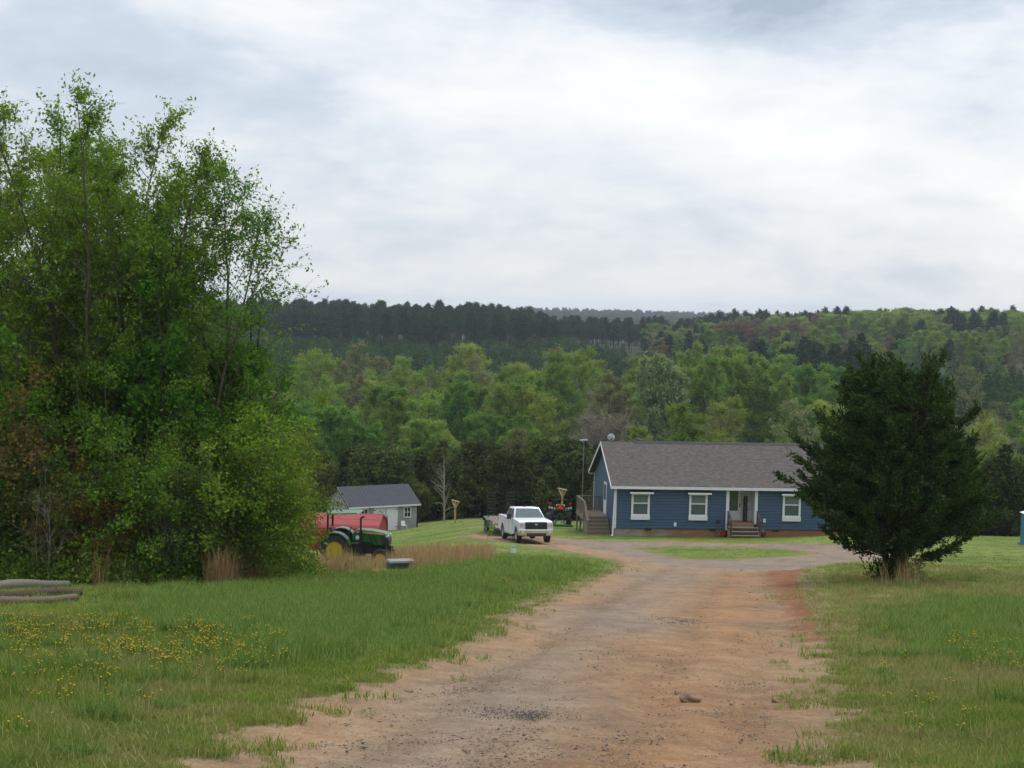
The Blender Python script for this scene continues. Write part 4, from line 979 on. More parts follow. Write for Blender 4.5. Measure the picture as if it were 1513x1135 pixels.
for lx, ly, ms, lb in ((6.82, -.55, 'red_pot', 'red flower pot on the grass left of the front steps'), (9.42, -.5, 'darkwood', 'dark planter with pale flowers right of the front steps')):
    o = empty('flower_pot', seat(lx, ly)); tag(o, lb, 'flower pot', 'pots beside the front steps')
    m = MB(); m.lathe([(0, .12), (.26, .19), (.30, .2), (.30, .17), (.26, .16)], (0, 0, 0), 'z', 14); m.build('pot', ms, o, smooth=True)
    rr = np.random.default_rng(int(lx)); C = rr.normal(size=(70, 3))*[.09, .09, .08]+[0, 0, .38]; V, Q = leaves(C, .08*rr.uniform(.6, 1.3, 70), rr); link('plant', npmesh('plant', V, Q, mats=[M['leaf_red'] if lx < 7 else M['wood_white']], tint=rr.uniform(size=70)), o)
o = empty('garden_hook', seat(6.35, -.5)); tag(o, 'thin dark iron garden hook standing before the wall between window and steps', 'garden hook')
m = MB(); m.path([(0, 0, -.1), (0, 0, 1.15), (.05, 0, 1.22), (.12, 0, 1.2), (.14, 0, 1.12)], .014, 6); m.build('pole', 'black', o); m = MB(); m.lathe([(0, .03), (.05, .1), (.2, .1), (.25, .03)], (.14, 0, .85), 'z', 10); m.bar((.14, 0, 1.09), (.14, 0, 1.12), .01); m.build('feeder', 'black', o)
D = 108; x = X(858.5, D); o = empty('antenna_pole', (x, D, zf(x, D))); tag(o, 'tall thin pole with a short pale crossbar left behind the blue house', 'pole')
m = MB(); m.bar((0, 0, -.3), (0, 0, 5.95), .028, .022); m.build('mast', 'lidgrey', o); m = MB(); m.beam((-.3, 0, 5.97), (.25, 0, 6.0), .09, .06); m.beam((-.1, -.2, 5.9), (-.1, .2, 5.9), .03, .03); m.build('crossbar', 'white', o)

# ------------------------------------------------------------------ grey shed
def shed():
    D = 112.0; x0 = X(516, D, 779); ph = R(33); L, W2, WH, RS = 5.7, 3.7, 2.0, 1.15
    z = zf(x0+2, D+1.5); o = empty('garden_shed', (x0, D, z-.05), ph); tag(o, 'grey shed with dark metal roof and white double doors at the far lawn', 'shed')
    w = MB(); w.box(0, L, 0, W2, 0, WH); w.prism([(0, WH), (W2, WH), (W2/2, WH+RS)], 0, .05, 'x'); w.prism([(0, WH), (W2, WH), (W2/2, WH+RS)], L-.05, L, 'x'); w.build('wall', 'shedside', o)
    b = MB(); b.box(-.02, L+.02, -.02, W2+.02, -.6, .02); b.build('base', 'darkwood', o)
    oh = .18; sl = RS/(W2/2); r = MB()
    for y0 in (-oh, W2+oh):
        a, c = WH-oh*sl+.04, WH+RS+.04
        r.hexa([(-.15, y0, a), (L+.15, y0, a), (L+.15, W2/2, c), (-.15, W2/2, c), (-.15, y0, a+.06), (L+.15, y0, a+.06), (L+.15, W2/2, c+.06), (-.15, W2/2, c+.06)])
    rf = r.build('roof', 'metalroof', o); t = MB(); t.box(-.15, L+.15, -oh-.03, -oh-.003, WH-oh*sl-.05, WH-oh*sl+.075); t.build('fascia', 'white', rf)
    t = MB(); t.beam((-.165, -oh, WH-oh*sl+.03), (-.165, W2/2, WH+RS+.04), .03, .12); t.beam((-.165, W2+oh, WH-oh*sl+.03), (-.165, W2/2, WH+RS+.04), .03, .12); t.build('rake_trim', 'black', rf)
    t = MB(); t.box(-.02, .08, -.03, -.002, 0, WH); t.box(L-.08, L+.02, -.03, -.002, 0, WH); t.build('corner_trim', 'black', o)
    for x in (1.95, 2.98):
        d = MB(); d.box(x, x+1.0, -.045, -.003, .06, 1.9); dm = d.build('door', 'white', o, .008); h = MB(); h.box(x+(.86 if x < 2.5 else .08), x+(.92 if x < 2.5 else .14), -.07, -.047, .95, 1.1); h.build('handle', 'black', dm)
        h = MB(); [h.box(x+(.01 if x < 2.5 else .83), x+(.17 if x < 2.5 else .99), -.055, -.047, zz, zz+.05) for zz in (.3, 1.6)]; h.build('hinge', 'black', dm)
    for x in (.95, 4.55):
        f = MB(); f.box(x-.06, x+.56, -.05, -.003, .95, 1.02); f.box(x-.06, x+.56, -.05, -.003, 1.72, 1.79); f.box(x-.06, x, -.05, -.003, 1.02, 1.72); f.box(x+.5, x+.56, -.05, -.003, 1.02, 1.72)
        f.box(x+.235, x+.265, -.045, -.003, 1.02, 1.72); f.box(x, x+.235, -.044, -.003, 1.35, 1.385); f.box(x+.265, x+.5, -.044, -.003, 1.35, 1.385)
        w = f.build('window', 'white', o); g = MB(); g.box(x, x+.5, -.02, -.006, 1.02, 1.72); g.build('pane', 'black_plastic', w)
    c, s = math.cos(ph), math.sin(ph); lx, ly = 4.25, -.55; return (x0+lx*c-ly*s, D+lx*s+ly*c)
sx, sy = shed()
o = empty('plastic_chair', (sx, sy, zf(sx, sy)), .5); tag(o, 'small pale plastic chair standing against the shed beside the white doors', 'chair'); o.scale = (.75, .75, .75)
m = MB(); m.box(-.22, .22, -.2, .22, .34, .38); m.build('seat', 'white_dirty', o, .01); m = MB(); m.hexa([(-.22, .2, .38), (.22, .2, .38), (.22, .24, .38), (-.22, .24, .38), (-.2, .3, .78), (.2, .3, .78), (.2, .34, .78), (-.2, .34, .78)]); m.build('backrest', 'white_dirty', o)
for a in (-.2, .2):
    for b in (-.18, .2): m = MB(); m.bar((a, b, .35), (a*1.15, b*1.15, 0), .025); m.build('leg', 'white_dirty', o)

# clothesline posts
for px, D, h, lb in ((671.5, 113, 1.72, 'yellow wooden clothesline post standing alone in the field right of the shed'), (829, 109, 2.62, 'yellow wooden clothesline post rising behind the parked green tractor')):
    x = X(px, D); o = empty('clothesline_post', (x, D, zf(x, D)), R(35)); tag(o, lb, 'post', 'pair of wooden clothesline posts')
    m = MB(); h *= .94; m.box(-.05, .05, -.05, .05, -.4, h-.06); m.build('post', 'yellow_wood', o)
    m = MB(); m.beam((0, -.52, h), (0, .52, h+.02), .11, .07); m.build('crossarm', 'yellow_wood', o)
    for s in (-1, 1): m = MB(); m.beam((0, s*.05, h-.5), (0, s*.42, h-.045), .07, .07); m.build('brace', 'yellow_wood', o)

# ------------------------------------------------------------------ vehicles
def wheel(parent, c, rad, w, rimr, side, rimmat='alu', lug=0, spokes=6, name='wheel'):
    s = side; y = c[1]
    t = MB(); t.lathe([(-w/2, rimr), (-w/2, rad*.9), (-w*.36, rad*.985), (w*.36, rad*.985), (w/2, rad*.9), (w/2, rimr), (w*.1, rimr*.98), (-w*.1, rimr*.98), (-w/2, rimr)], c, 'y', 28)
    if lug:
        for k in range(lug):
            a = 2*math.pi*k/lug
            for sd in (-1, 1):
                a2 = a+(.5*2*math.pi/lug if sd > 0 else 0); p = Vector((math.cos(a2), 0, math.sin(a2))); q = Vector((math.cos(a2+.22), 0, math.sin(a2+.22)))
                t.beam(Vector(c)+q*rad*.98+Vector((0, sd*.02, 0)), Vector(c)+p*rad*.99+Vector((0, sd*w*.48, 0)), .05, .05)
    wo = t.build(name, 'rubber', parent, smooth=True)
    o = w/2*s; r = MB(); r.lathe([(o*.86, rimr*1.02), (o*.9, rimr*.86), (o*.45, rimr*.74), (o*.35, rimr*.3), (o*.55, rimr*.22), (o*.55, 0)], c, 'y', 24)
    r.lathe([(-o*.8, rimr*1.0), (-o*.3, rimr*.8), (o*.2, rimr*.72)], c, 'y', 20)
    for k in range(spokes):
        a = 2*math.pi*k/spokes; u = Vector((math.cos(a), 0, math.sin(a))); r.beam(Vector(c)+u*rimr*.2+Vector((0, o*.6, 0)), Vector(c)+u*rimr*.86+Vector((0, o*.62, 0)), rimr*.16, .03)
    r.build('rim', rimmat, wo, smooth=True); return wo

def truck():
    D = 92.0; ang = R(-78.5); hx = X(775.5, 89.0); x0, y0 = hx, 89.3
    fw = Vector((math.cos(ang), math.sin(ang))); zf1 = zf(x0+fw.x*2.1, y0+fw.y*2.1); zr = zf(x0-fw.x*1.85, y0-fw.y*1.85)
    o = empty('pickup_truck', (x0, y0, (zf1*1.85+zr*2.1)/3.95), ang, 0, -math.atan2(zf1-zr, 3.95)); tag(o, 'white crew cab pickup truck parked on the driveway facing the camera', 'pickup truck')
    W = .98
    def arch(cx, r=.53, z=.5, n=9): return [(cx+math.cos(a)*r, max(z, .44+math.sin(a)*r)) for a in [math.pi*(1-i/(n-1)) for i in range(n)]]
    prof = [(-3.05, .55)] + arch(-1.85) + arch(2.08) + [(2.95, .58), (3.02, .9), (3.0, 1.18), (2.8, 1.26), (1.25, 1.36), (-1.05, 1.36), (-1.08, 1.42), (-3.02, 1.42), (-3.05, 1.3)]
    b = MB(); b.prism(prof, -W, W); body = b.build('body', 'truck', o, .045, True)
    u = MB(); u.box(-2.9, 2.7, -.72, .72, .42, .75); u.build('chassis', 'black', o)
    bd = MB(); bd.box(-2.95, -1.2, -.8, .8, 1.424, 1.43); bd.build('bed_cover', 'black_plastic', o)
    cb = MB(); zb, zt = 1.33, 1.95; wb, wt_ = .93, .72
    cb.hexa([(1.30, -wb, zb), (1.30, wb, zb), (-1.12, wb, zb), (-1.12, -wb, zb), (.52, -wt_, zt), (.52, wt_, zt), (-.92, wt_, zt), (-.92, -wt_, zt)]); cab = cb.build('cab', 'truck', o, .06, True)
    def onside(t, s, h, off=.012):       # t along x at the base, h 0..1 up the cab side
        xb = t; xtop = .52 if t > .6 else (-.92 if t < -.9 else t); xx = xb+(xtop-xb)*h; return (xx, s*(wb+(wt_-wb)*h+off), zb+(zt-zb)*h)
    g = MB(); k0, k1 = .10, .90
    fx = lambda h: 1.30+(.52-1.30)*h+.012
    g.quad((fx(k0), -wb*.9, zb+(zt-zb)*k0), (fx(k0), wb*.9, zb+(zt-zb)*k0), (fx(k1), wt_*.92, zb+(zt-zb)*k1), (fx(k1), -wt_*.92, zb+(zt-zb)*k1)); g.build('windshield', 'glass', cab)
    for s in (-1, 1):
        for a, c in ((1.0, .20), (.10, -.85)):
            g = MB(); p = [onside(a, s, .14), onside(c, s, .14), onside(max(c, -.8), s, .86), onside(min(a, .95) if a < .5 else .99, s, .86)]
            if a > .5: p[3] = (.50, s*(wb+(wt_-wb)*.86+.012), zb+(zt-zb)*.86); p[0] = (1.02, p[0][1], p[0][2])
            g.quad(*p); g.build('side_window', 'black_plastic', cab)
        m = MB(); m.box(.92, 1.06, s*1.03, s*1.27, 1.30, 1.62); m.beam((1.0, s*.9, 1.36), (1.0, s*1.05, 1.42), .04, .05); m.build('mirror', 'black_plastic', o, .02)
        h = MB(); h.box(2.90, 3.035, s*.64, s*.975, .92, 1.20); hl = h.build('headlight', 'lens', o, .02); h = MB(); h.box(2.95, 3.043, s*.80, s*.90, .98, 1.08); h.build('indicator', 'amber', hl)
        h = MB(); h.box(3.05, 3.11, s*.68, s*.86, .60, .72); h.build('fog_lamp', 'lens', o)
        rn = MB(); rn.box(-1.15, 1.35, s*.93, s*1.05, .42, .50); rn.build('running_board', 'chrome', o, .02)
        for xx in (.05, -1.0): dh = MB(); dh.box(xx, xx+.2, s*.985, s*1.01, 1.12, 1.16); dh.build('door_handle', 'chrome', o)
        sm = MB(); [sm.box(xx-.008, xx+.008, s*.981, s*.986, .62, 1.34) for xx in (1.18, .1, -1.02)]; sm.build('door_seam', 'black', o)
        tl = MB(); tl.box(-3.07, -2.97, s*.86, s*.99, 1.0, 1.36); tl.build('tail_light', 'redlamp', o)
    gr = MB(); gr.box(2.98, 3.05, -.62, .62, .80, 1.22); gb = gr.build('grille', 'black_plastic', o, .02); e = MB()
    for z in (.93, 1.0, 1.07): e.box(3.052, 3.062, -.55, .55, z, z+.012)
    for y in (-.4, -.2, .2, .4): e.box(3.05, 3.058, y, y+.012, .9, 1.14)
    em = MB(); em.box(3.063, 3.08, -.07, .07, 1.04, 1.13); em.build('emblem', 'chrome', gb); e.build('grille_bars', 'black', gb)
    bp = MB(); bp.prism([(2.72, -.99), (3.0, -.97), (3.12, -.6), (3.14, .6) if False else (3.14, 0), (3.12, .6), (3.0, .97), (2.72, .99), (2.72, .8), (2.72, -.8)], .46, .80, 'z'); bm_ = bp.build('bumper', 'chrome', o, .03, True)
    bb = MB(); bb.box(3.10, 3.15, -.56, .56, .42, .60); bb.build('air_intake', 'black_plastic', bm_)
    pl = MB(); pl.box(3.0, 3.09, -.62, -.57, .55, 1.1); pl.box(3.0, 3.09, .57, .62, .55, 1.1); pl.build('bumper_guard', 'black', bm_)
    an = MB(); an.box(-.3, -.16, -.05, .05, 1.95, 2.01); an.build('roof_fin', 'black', cab)
    rb = MB(); rb.box(-3.2, -3.06, -.9, .9, .55, .75); rb.build('rear_bumper', 'chrome', o, .02)
    for x in (-1.85, 2.08):
        for s in (-1, 1): wheel(o, (x, s*.84, .42), .42, .27, .25, s)
    # trailer behind it, in line with the hitch
    hp = Vector((x0, y0)) - fw*3.2; return hp, ang
hp, tang = truck()
def trailer():
    a = tang + R(-4.5); fw = Vector((math.cos(a), math.sin(a))); L = 5.6; c = hp - fw*(1.3+L/2); z = zf(c.x, c.y)
    o = empty('flatbed_trailer', (c.x, c.y, z), a); tag(o, 'black tandem axle flatbed trailer with raised ramps hitched behind the white truck', 'trailer')
    m = MB(); W = 1.02
    for s in (-1, 1): m.beam((-L/2, s*W, .62), (L/2, s*W, .62), .08, .14)
    for x in np.linspace(-L/2, L/2, 9): m.beam((x, -W, .58), (x, W, .58), .06, .08)
    m.beam((L/2, -W, .62), (L/2+1.3, 0, .55), .08, .12); m.beam((L/2, W, .62), (L/2+1.3, 0, .55), .08, .12)
    for s in (-1, 1):
        for x in (-L/2+.1, -.9, 1.2, L/2-.1): m.bar((x, s*W, .69), (x, s*W, .95), .025, n=6)
    m.beam((L/2-.05, -W, .95), (L/2-.05, W, .95), .05, .05)
    m.build('frame', 'black', o)
    d = MB(); [d.box(-L/2+.05, L/2-.05, y, y+.19, .675, .715) for y in np.linspace(-.95, .76, 9)]; d.build('deck', 'deckwood', o)
    for s in (-1, 1):
        f = MB(); f.prism([(-1.25, .62), (-1.05, .92), (.75, .92), (.95, .62), (.9, .62), (.72, .88), (-1.02, .88), (-1.2, .62)], s*1.06, s*1.32); f.build('fender', 'black', o)
        for x in (-.6, .3): wheel(o, (x, s*1.19, .36), .36, .2, .2, s, 'alu')
        r = MB(); ys = s*.62
        for y in (ys-.24, ys+.24): r.beam((-L/2-.03, y, .6), (-L/2-.18, y, 2.25), .05, .05)
        for k in range(8): zz = .75+k*.2; r.beam((-L/2-.04-.09*(k/7)*1.5, ys-.24, zz), (-L/2-.04-.09*(k/7)*1.5, ys+.24, zz), .045, .05)
        r.build('ramp', 'black', o)
    w = MB(); w.bar((L/2+.9, 0, .1), (L/2+.9, 0, 1.0), .035); w.build('jack', 'black', o)
    t = wheel(o, (1.6, 1.12, 1.08), .36, .2, .2, 1, 'alu', name='spare_wheel')
trailer()

def tractor_side():
    D = float(ground_at(499, 832)[1]); x0 = X(500, D, 830); o = empty('tractor', (x0, D, zf(x0+1, D)-.03), R(-5)); tag(o, 'green tractor with yellow wheels and black exhaust stack beside the thicket', 'tractor'); o.scale = (.80, .9, .88)
    RB = .68; FB = .40; wb = 2.1
    for s in (-1, 1):
        wheel(o, (0, s*.72, RB), RB, .40, .40, s, 'yellow', 18, 5); wheel(o, (wb, s*.68, FB), FB, .26, .23, s, 'yellow', 14, 5)
        f = MB(); pts = []; n = 9
        outer = [(math.cos(a)*(RB+.10), RB+math.sin(a)*(RB+.10)) for a in [R(20+k*150/(n-1)) for k in range(n)]]; inner = [(math.cos(a)*(RB+.05), RB+math.sin(a)*(RB+.05)) for a in [R(170-k*150/(n-1)) for k in range(n)]]
        f.prism(outer+inner, s*.48, s*.93); f.build('fender', 'green', o)
        # side panel inside the fender
    b = MB(); b.box(-.25, wb-.1, -.2, .2, .5, .85); b.box(.55, wb+.15, -.24, .24, .55, .9); b.lathe([(-.62, .10), (.62, .10)], (0, 0, RB), 'y', 12); b.beam((wb, -.6, FB+.02), (wb, .6, FB+.02), .12, .1); b.box(1.0, 1.6, -.3, .3, .6, 1.0); b.box(.62, 1.25, -.42, .42, .42, .82); b.build('chassis', 'black', o)
    h = MB(); h.prism([(.72, .98), (.66, 1.2), (.74, 1.42), (.95, 1.52), (1.6, 1.50), (2.2, 1.42), (2.34, 1.36), (2.40, 1.1), (2.38, .86), (1.7, .86), (1.55, .98)], -.34, .34); hd = h.build('hood', 'green', o, .05, True)
    g = MB(); g.prism([(2.10, .90), (2.04, 1.35), (2.35, 1.31), (2.415, 1.1), (2.41, .90)], -.355, .355); g.build('grille', 'black_plastic', hd, .02)
    g = MB(); [g.prism([(1.58+k, .98), (1.40+k, 1.36), (1.52+k, 1.36), (1.72+k, .98)], -.347, .347) for k in (0, .2)]; g.build('side_louver', 'black_plastic', hd)
    g = MB(); g.prism([(.86, 1.40), (.92, 1.46), (2.1, 1.395), (2.2, 1.34)], -.350, .350); g.build('stripe', 'yellow', hd)
    g = MB(); g.box(2.26, 2.395, -.362, -.12, 1.25, 1.33); g.box(2.26, 2.395, .12, .362, 1.25, 1.33); g.build('headlight', 'lens', hd)
    g = MB(); g.lathe([(0, .09), (.03, .09), (.04, 0)], (.95, -.38, 1.2), 'y', 12); g.build('cap', 'white', hd)
    e = MB(); e.path([(1.12, -.42, .95), (1.12, -.42, 1.25), (1.1, -.42, 1.95), (1.11, -.42, 2.02), (1.17, -.42, 2.07), (1.27, -.42, 2.09)], [.07, .05, .045, .045, .045, .045], 10); e.bar((1.12, -.42, .95), (1.12, -.42, 1.5), .065, n=10); e.build('exhaust', 'black', o)
    s = MB(); s.box(-.25, .25, -.25, .25, 1.05, 1.16); s.hexa([(-.3, -.24, 1.16), (-.18, -.24, 1.16), (-.18, .24, 1.16), (-.3, .24, 1.16), (-.42, -.22, 1.55), (-.32, -.22, 1.55), (-.32, .22, 1.55), (-.42, .22, 1.55)]); s.build('seat', 'black_plastic', o, .03)
    p = MB(); p.box(-.3, .75, -.5, .5, .62, .72); p.build('platform', 'green', o)
    st = MB(); c = Vector((.5, 0, 1.42)); st.path([c+Vector((.08*math.sin(a)*1, math.cos(a)*.2, math.sin(a)*.17)) for a in [k*math.pi/6 for k in range(13)]], .015, 5); st.bar((.72, 0, 1.2), c, .02); st.build('steering_wheel', 'black', o)
    r = MB(); [r.beam((-.42, y, .95), (-.42, y, 2.13), .08, .08) for y in (-.5, .5)]; r.beam((-.42, -.5, 2.13), (-.42, .5, 2.13), .08, .08); r.build('roll_bar', 'black', o)
    cn = MB(); cn.hexa([(-.62, -.6, 2.12), (1.05, -.6, 2.22), (1.05, .6, 2.22), (-.62, .6, 2.12), (-.55, -.55, 2.18), (.9, -.55, 2.27), (.9, .55, 2.27), (-.55, .55, 2.18)]); cn.build('canopy', 'green', o, .03)
tractor_side()
def tractor_rear():
    D = 105.5; x0 = X(827, D, 780); o = empty('tractor', (x0, D, zf(x0, D)), R(88)); tag(o, 'green tractor seen from behind with orange slow vehicle triangle left of the house deck', 'tractor')
    RB = .60
    for s in (-1, 1):
        wheel(o, (0, s*.60, RB), RB, .36, .34, s, 'yellow', 16, 5); wheel(o, (1.65, s*.55, .36), .36, .22, .2, s, 'yellow', 12, 5)
        f = MB(); f.hexa([(-.35, s*.35, 1.10), (.45, s*.35, 1.10), (.45, s*.8, 1.22), (-.35, s*.8, 1.22), (-.3, s*.35, 1.22), (.4, s*.35, 1.22), (.4, s*.78, 1.30), (-.3, s*.78, 1.30)]); f.build('fender', 'green', o)
        l = MB(); l.box(-.42, -.36, s*.60, s*.74, 1.48, 1.66); l.build('lamp', 'redlamp', o); l = MB(); l.beam((-.36, s*.67, 1.2), (-.38, s*.67, 1.5), .03, .03); l.build('lamp_bracket', 'black', o)
    b = MB(); b.box(-.3, 1.9, -.22, .22, .45, .95); b.lathe([(-.5, .1), (.5, .1)], (0, 0, RB), 'y', 10); b.beam((1.65, -.5, .4), (1.65, .5, .4), .1, .1); b.build('chassis', 'black', o)
    h = MB(); h.prism([(.7, .9), (.7, 1.3), (1.0, 1.38), (2.05, 1.25), (2.1, .8)], -.3, .3); h.build('hood', 'green', o, .04)
    s = MB(); s.box(-.1, .35, -.24, .24, .95, 1.08); s.box(-.18, -.08, -.22, .22, 1.05, 1.5); s.build('seat', 'black_plastic', o, .03)
    r = MB(); [r.beam((-.3, y, .9), (-.3, y, 1.85), .07, .07) for y in (-.46, .46)]; r.beam((-.3, -.5, 1.85), (-.3, .5, 1.85), .07, .07); r.build('roll_bar', 'black', o)
    t = MB(); t.add([(-.42, -.24, 1.22), (-.42, .24, 1.22), (-.42, 0, 1.62), (-.40, -.24, 1.22), (-.40, .24, 1.22), (-.40, 0, 1.62)], [(0, 1, 2), (5, 4, 3), (0, 3, 4, 1), (1, 4, 5, 2), (2, 5, 3, 0)]); t.build('warning_triangle', 'smv', o)
    l = MB(); l.beam((-.3, 0, .75), (-.95, 0, 1.0), .05, .05)
    for s_ in (-1, 1): l.beam((-.2, s_*.22, .5), (-1.0, s_*.38, .3), .06, .05); l.beam((-.95, s_*.06, 1.0), (-1.05, s_*.30, .3), .05, .05)
    l.build('hitch_arm', 'green', o)
    bl = MB(); bl.box(-1.5, -1.42, -.85, .85, .08, .30); bl.box(-1.05, -.97, -.85, .85, .16, .26); bl.box(-1.5, -.97, -.87, -.83, .04, .34); bl.box(-1.5, -.97, .83, .87, .04, .34); bl.build('box_blade', 'green', o)
tractor_rear()

# ------------------------------------------------------------------ red metal shelter behind the tractor
def shelter():
    D = 79.0; ang = R(188); n = 10; xr = X(575, D, 790)
    mm = ribbed('red_metal_panel', (.23, .022, .018), 2, .2, .45, .035, .18)
    M['redmetal'] = mm; half = 1.75; hgt = 2.02
    # outline across the shelter: wall, rounded eave, low pitched ridge
    def prof(off):
        h = half-off; P = [(-h, 0), (-h, 1.30-off), (-h*.96, 1.46-off), (-h*.86, 1.58-off), (0, hgt-off), (h*.86, 1.58-off), (h*.96, 1.46-off), (h, 1.30-off), (h, 0)]
        return P
    z = zf(xr-2, D+1); L = 6.4; o = empty('metal_shelter', (xr-.45, D+1.7, z-.15), R(176.5)); tag(o, 'low red ribbed metal shelter behind the green tractor', 'shelter')
    m = MB(); A = prof(0); B = prof(.04); k = len(A)
    V = [(0, *p) for p in A] + [(L, *p) for p in A] + [(0, *p) for p in B] + [(L, *p) for p in B]
    F = [(i, i+1, k+i+1, k+i) for i in range(k-1)] + [(2*k+i+1, 2*k+i, 3*k+i, 3*k+i+1) for i in range(k-1)] + [(i, 2*k+i, 2*k+i+1, i+1) for i in range(k-1)] + [(k+i+1, 3*k+i+1, 3*k+i, k+i) for i in range(k-1)]
    m.add(V, F); m.build('roof', 'redmetal', o)
    e = MB(); e.prism([(p[0]*.985, p[1]-.02) for p in A], .06, .10, 'x'); e.build('end_panel', 'redmetal', o)
    t = MB()
    for yy in (1.752,):
        for zz in np.arange(.1, 1.2, .2): t.box(0, L, yy, yy+.018, zz, zz+.025)
    t.build('rib', 'redmetal', o)
shelter()

# ------------------------------------------------------------------ small things on the grass
c = ground_at(592, 841); o = empty('utility_cabinet', (c[0], c[1], zf(*c)+.02), R(20)); o.scale = (.86, .86, .86); tag(o, 'low dark green cabinet with pale grey lid standing in the dry grass', 'utility cabinet')
m = MB(); m.box(-.48, .48, -.28, .28, -.05, .26); m.build('body', 'transformer', o, .01); m = MB(); m.hexa([(-.52, -.33, .262), (.52, -.33, .262), (.52, .33, .262), (-.52, .33, .262), (-.48, -.30, .33), (.48, -.30, .33), (.48, .30, .33), (-.48, .30, .33)]); m.build('lid', 'lidgrey', o)
m = MB(); m.lathe([(0, .10), (.03, .10), (.03, .06), (.01, .06)], (.32, -.31, .13), 'y', 14); m.build('dial', 'lidgrey', o)
c = ground_at(758.5, 817); o = empty('marker_post', (c[0], c[1], zf(*c)), R(15)); tag(o, 'short white square post with dark cap on the lawn before the truck', 'marker post')
m = MB(); m.box(-.10, .10, -.10, .10, -.05, .27); m.build('post', 'white', o, .01); m = MB(); m.hexa([(-.12, -.12, .272), (.12, -.12, .272), (.12, .12, .272), (-.12, .12, .272), (-.07, -.07, .335), (.07, -.07, .335), (.07, .07, .335), (-.07, .07, .335)]); m.build('cap', 'lidgrey', o)
D = 85; x = X(1511, D)+.58; o = empty('portable_booth', (x, D, zf(x, D))); tag(o, 'teal upright booth with pale roof cut off at the right border of the lawn', 'booth'); o.scale = (1, 1, .86)
m = MB(); m.box(-.55, .55, -.55, .55, .08, 2.0); bo = m.build('body', 'teal', o, .03); m = MB(); [m.box(-.56, -.552, y, y+.05, .15, 1.95) for y in (-.45, -.2, .1, .4)]; m.build('wall_rib', 'teal', bo)
m = MB(); m.box(-.33, .33, -.575, -.552, .2, 1.85); d = m.build('door', 'white_dirty', o, .01); m = MB(); m.box(.2, .28, -.60, -.577, .98, 1.12); m.build('handle', 'black', d)
m = MB(); m.hexa([(-.62, -.62, 2.0), (.62, -.62, 2.0), (.62, .62, 2.0), (-.62, .62, 2.0), (-.3, -.4, 2.16), (.3, -.4, 2.16), (.3, .4, 2.16), (-.3, .4, 2.16)]); m.build('roof', 'white', o)
m = MB(); m.box(-.64, .64, -.64, .64, -.1, .075); m.build('base', 'teal', o)
import bmesh
for k, (px, py, s, lb) in enumerate(((1018, 1030, (.10, .07, .06), 'largest brown rock lying in the middle of the dirt road'), (1147, 1031, (.06, .04, .035), 'reddish rock on the right side of the dirt road'), (1000, 1017, (.09, .02, .02), 'dark sliver of stone just above the largest brown rock'), (603, 1016, (.06, .03, .02), 'flat brown stone near the left edge of the dirt road'))):
    c = ground_at(px, py); me = bpy.data.meshes.new('rock'); bm = bmesh.new(); bmesh.ops.create_icosphere(bm, subdivisions=3, radius=1); rr = Noise(90+k)
    for v in bm.verts:
        f = 1+.28*float(rr(v.co.x*1.3+v.co.z, v.co.y*1.1-v.co.z, 3)); v.co = Vector((v.co.x*s[0]*f, v.co.y*s[1]*f, v.co.z*s[2]*f))
    bm.to_mesh(me); bm.free(); me.materials.append(M['rock']); o = link('rock', me); o.location = (c[0], c[1], zf(*c)-.05+s[2]*.5); o.rotation_euler = (0, 0, k*.7); tag(o, lb, 'rock', 'rocks lying on the dirt road')

# ------------------------------------------------------------------ the air
hm = bpy.data.materials.new('haze'); hm.use_nodes = True; ht = hm.node_tree; ht.nodes.clear(); ho = nd(ht, 'ShaderNodeOutputMaterial')
pv = nd(ht, 'ShaderNodeVolumePrincipled'); pv.inputs['Color'].default_value = (.72, .82, .93, 1); pv.inputs['Density'].default_value = .00014; pv.inputs['Anisotropy'].default_value = .2
ht.links.new(pv.outputs[0], ho.inputs['Volume']); M['haze'] = hm
hb = MB(); hb.box(-6100, 6100, -420, 4600, -70, 24); tag(hb.build('haze', 'haze'), 'thin pale blue haze over the far woods', 'haze', kind='stuff')

# ------------------------------------------------------------------ sky and light
SUN_EL, SUN_AZ = R(48), R(28)          # azimuth from +Y towards +X
wd = bpy.data.worlds.new('World'); scn.world = wd; wd.use_nodes = True; t = wd.node_tree; t.nodes.clear()
out = nd(t, 'ShaderNodeOutputWorld'); sky = nd(t, 'ShaderNodeTexSky', sky_type='NISHITA'); sky.sun_disc = False; sky.sun_elevation = SUN_EL; sky.sun_rotation = SUN_AZ; sky.air_density = 1; sky.dust_density = 2
bs = nd(t, 'ShaderNodeBackground'); bs.inputs['Strength'].default_value = .12; t.links.new(sky.outputs[0], bs.inputs[0])
gc = nd(t, 'ShaderNodeTexCoord').outputs['Generated']; sx_ = nd(t, 'ShaderNodeSeparateXYZ'); t.links.new(gc, sx_.inputs[0]); gx, gy, gz = sx_.outputs
inv = mth(t, 'DIVIDE', 1, mth(t, 'ADD', mth(t, 'MAXIMUM', gz, 0), .22))
cv = nd(t, 'ShaderNodeCombineXYZ'); t.links.new(mth(t, 'MULTIPLY', gx, inv), cv.inputs[0]); t.links.new(mth(t, 'MULTIPLY', gy, inv), cv.inputs[1]); t.links.new(mth(t, 'MULTIPLY', gz, 3), cv.inputs[2])
az = mth(t, 'ARCTAN2', gx, gy)
n1 = noise(t, mapping(t, cv.outputs[0], (.55, .55, 1)), 1.0, 7, .55, .4)
n2 = noise(t, mapping(t, gc, (3.4, 3.4, 11)), 1.0, 7, .56, .35)
n3 = noise(t, mapping(t, gc, (11, 11, 27)), 1.0, 6, .6, .25)
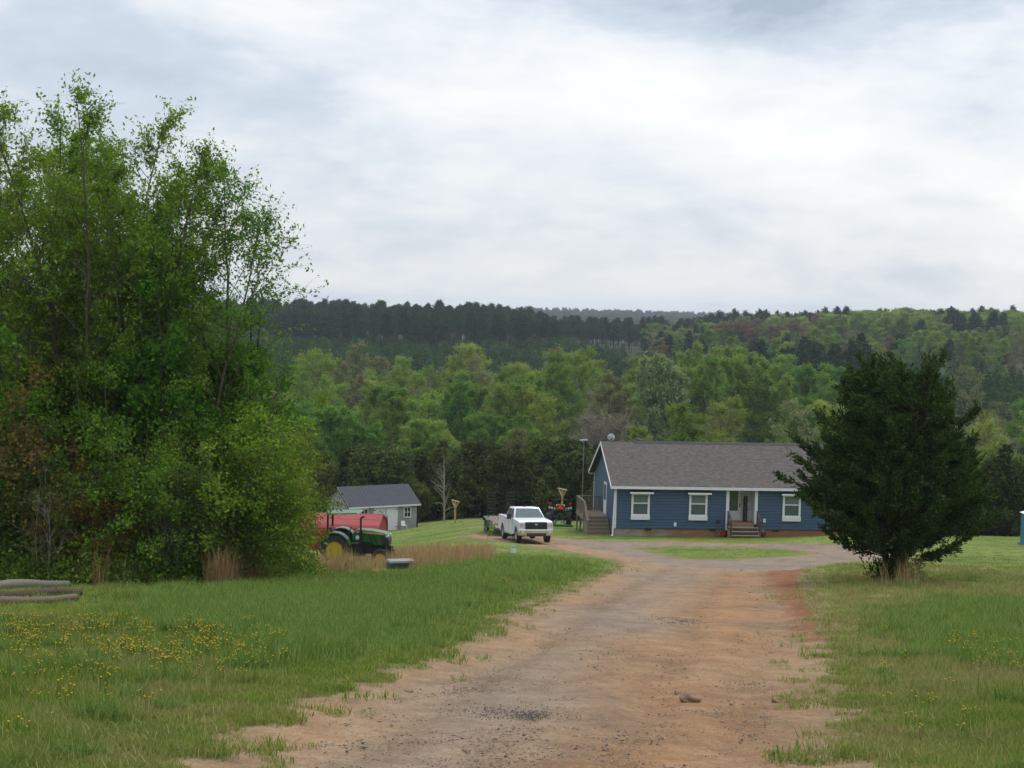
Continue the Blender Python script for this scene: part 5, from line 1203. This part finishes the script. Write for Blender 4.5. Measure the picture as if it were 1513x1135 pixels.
def blob(a, e, sa, se, amp, wob=.5):
    dx = mth(t, 'DIVIDE', mth(t, 'SUBTRACT', az, a), sa); dz = mth(t, 'DIVIDE', mth(t, 'SUBTRACT', gz, e), se)
    r2 = mth(t, 'ADD', mth(t, 'MULTIPLY', dx, dx), mth(t, 'MULTIPLY', dz, dz)); r2 = mth(t, 'ADD', r2, mth(t, 'MULTIPLY', mth(t, 'SUBTRACT', n3, .5), wob*6))
    return mth(t, 'MULTIPLY', mth(t, 'POWER', 2.718, mth(t, 'MULTIPLY', mth(t, 'MAXIMUM', r2, 0), -1)), amp)
v = mth(t, 'ADD', mth(t, 'MULTIPLY', n1, .10), mth(t, 'MULTIPLY', n2, .95)); v = mth(t, 'ADD', v, mth(t, 'MULTIPLY_ADD', n3, .52, -.19))
for b in ((.28, .115, .17, .045, .15, .2), (.06, .10, .2, .035, .04, .3), (.175, .214, .17, .036, -.55, .5), (.265, .073, .026, .006, -.10, .3), (-.30, .16, .13, .045, -.09, .4), (-.12, .13, .10, .02, -.05, .5), (.30, .024, .08, .012, -.13, .4), (0, .012, .4, .02, .07, .3)):
    v = mth(t, 'ADD', v, blob(*b))
cc = ramp(t, v, [(.10, (.26, .315, .385)), (.50, (.44, .49, .56)), (.62, (.55, .58, .62)), (.76, (.645, .655, .665)), (.95, (.74, .735, .72))])
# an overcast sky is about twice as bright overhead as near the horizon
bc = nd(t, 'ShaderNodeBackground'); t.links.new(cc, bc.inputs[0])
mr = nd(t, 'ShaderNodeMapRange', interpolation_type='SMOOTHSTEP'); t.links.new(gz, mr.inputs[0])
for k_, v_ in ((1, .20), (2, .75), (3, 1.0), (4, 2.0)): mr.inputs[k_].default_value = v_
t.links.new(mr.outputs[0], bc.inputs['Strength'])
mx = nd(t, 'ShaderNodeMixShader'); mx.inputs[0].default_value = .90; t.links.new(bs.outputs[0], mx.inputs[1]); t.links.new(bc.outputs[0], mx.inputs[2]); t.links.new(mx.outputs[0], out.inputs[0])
sl = bpy.data.lights.new('sun', 'SUN'); sl.energy = 1.4; sl.angle = R(14); sl.color = (1, .96, .9); so = bpy.data.objects.new('sun', sl); COL.objects.link(so)
sd = Vector((math.sin(SUN_AZ)*math.cos(SUN_EL), math.cos(SUN_AZ)*math.cos(SUN_EL), math.sin(SUN_EL))); so.rotation_euler = sd.to_track_quat('Z', 'Y').to_euler(); so.location = (0, 0, 60)
scn.view_settings.view_transform = 'Standard'; scn.view_settings.look = 'None'; scn.view_settings.exposure = .52; scn.view_settings.gamma = 1
scn.cycles.max_bounces = 6; scn.cycles.transparent_max_bounces = 8; scn.cycles.diffuse_bounces = 3; scn.cycles.use_denoising = True
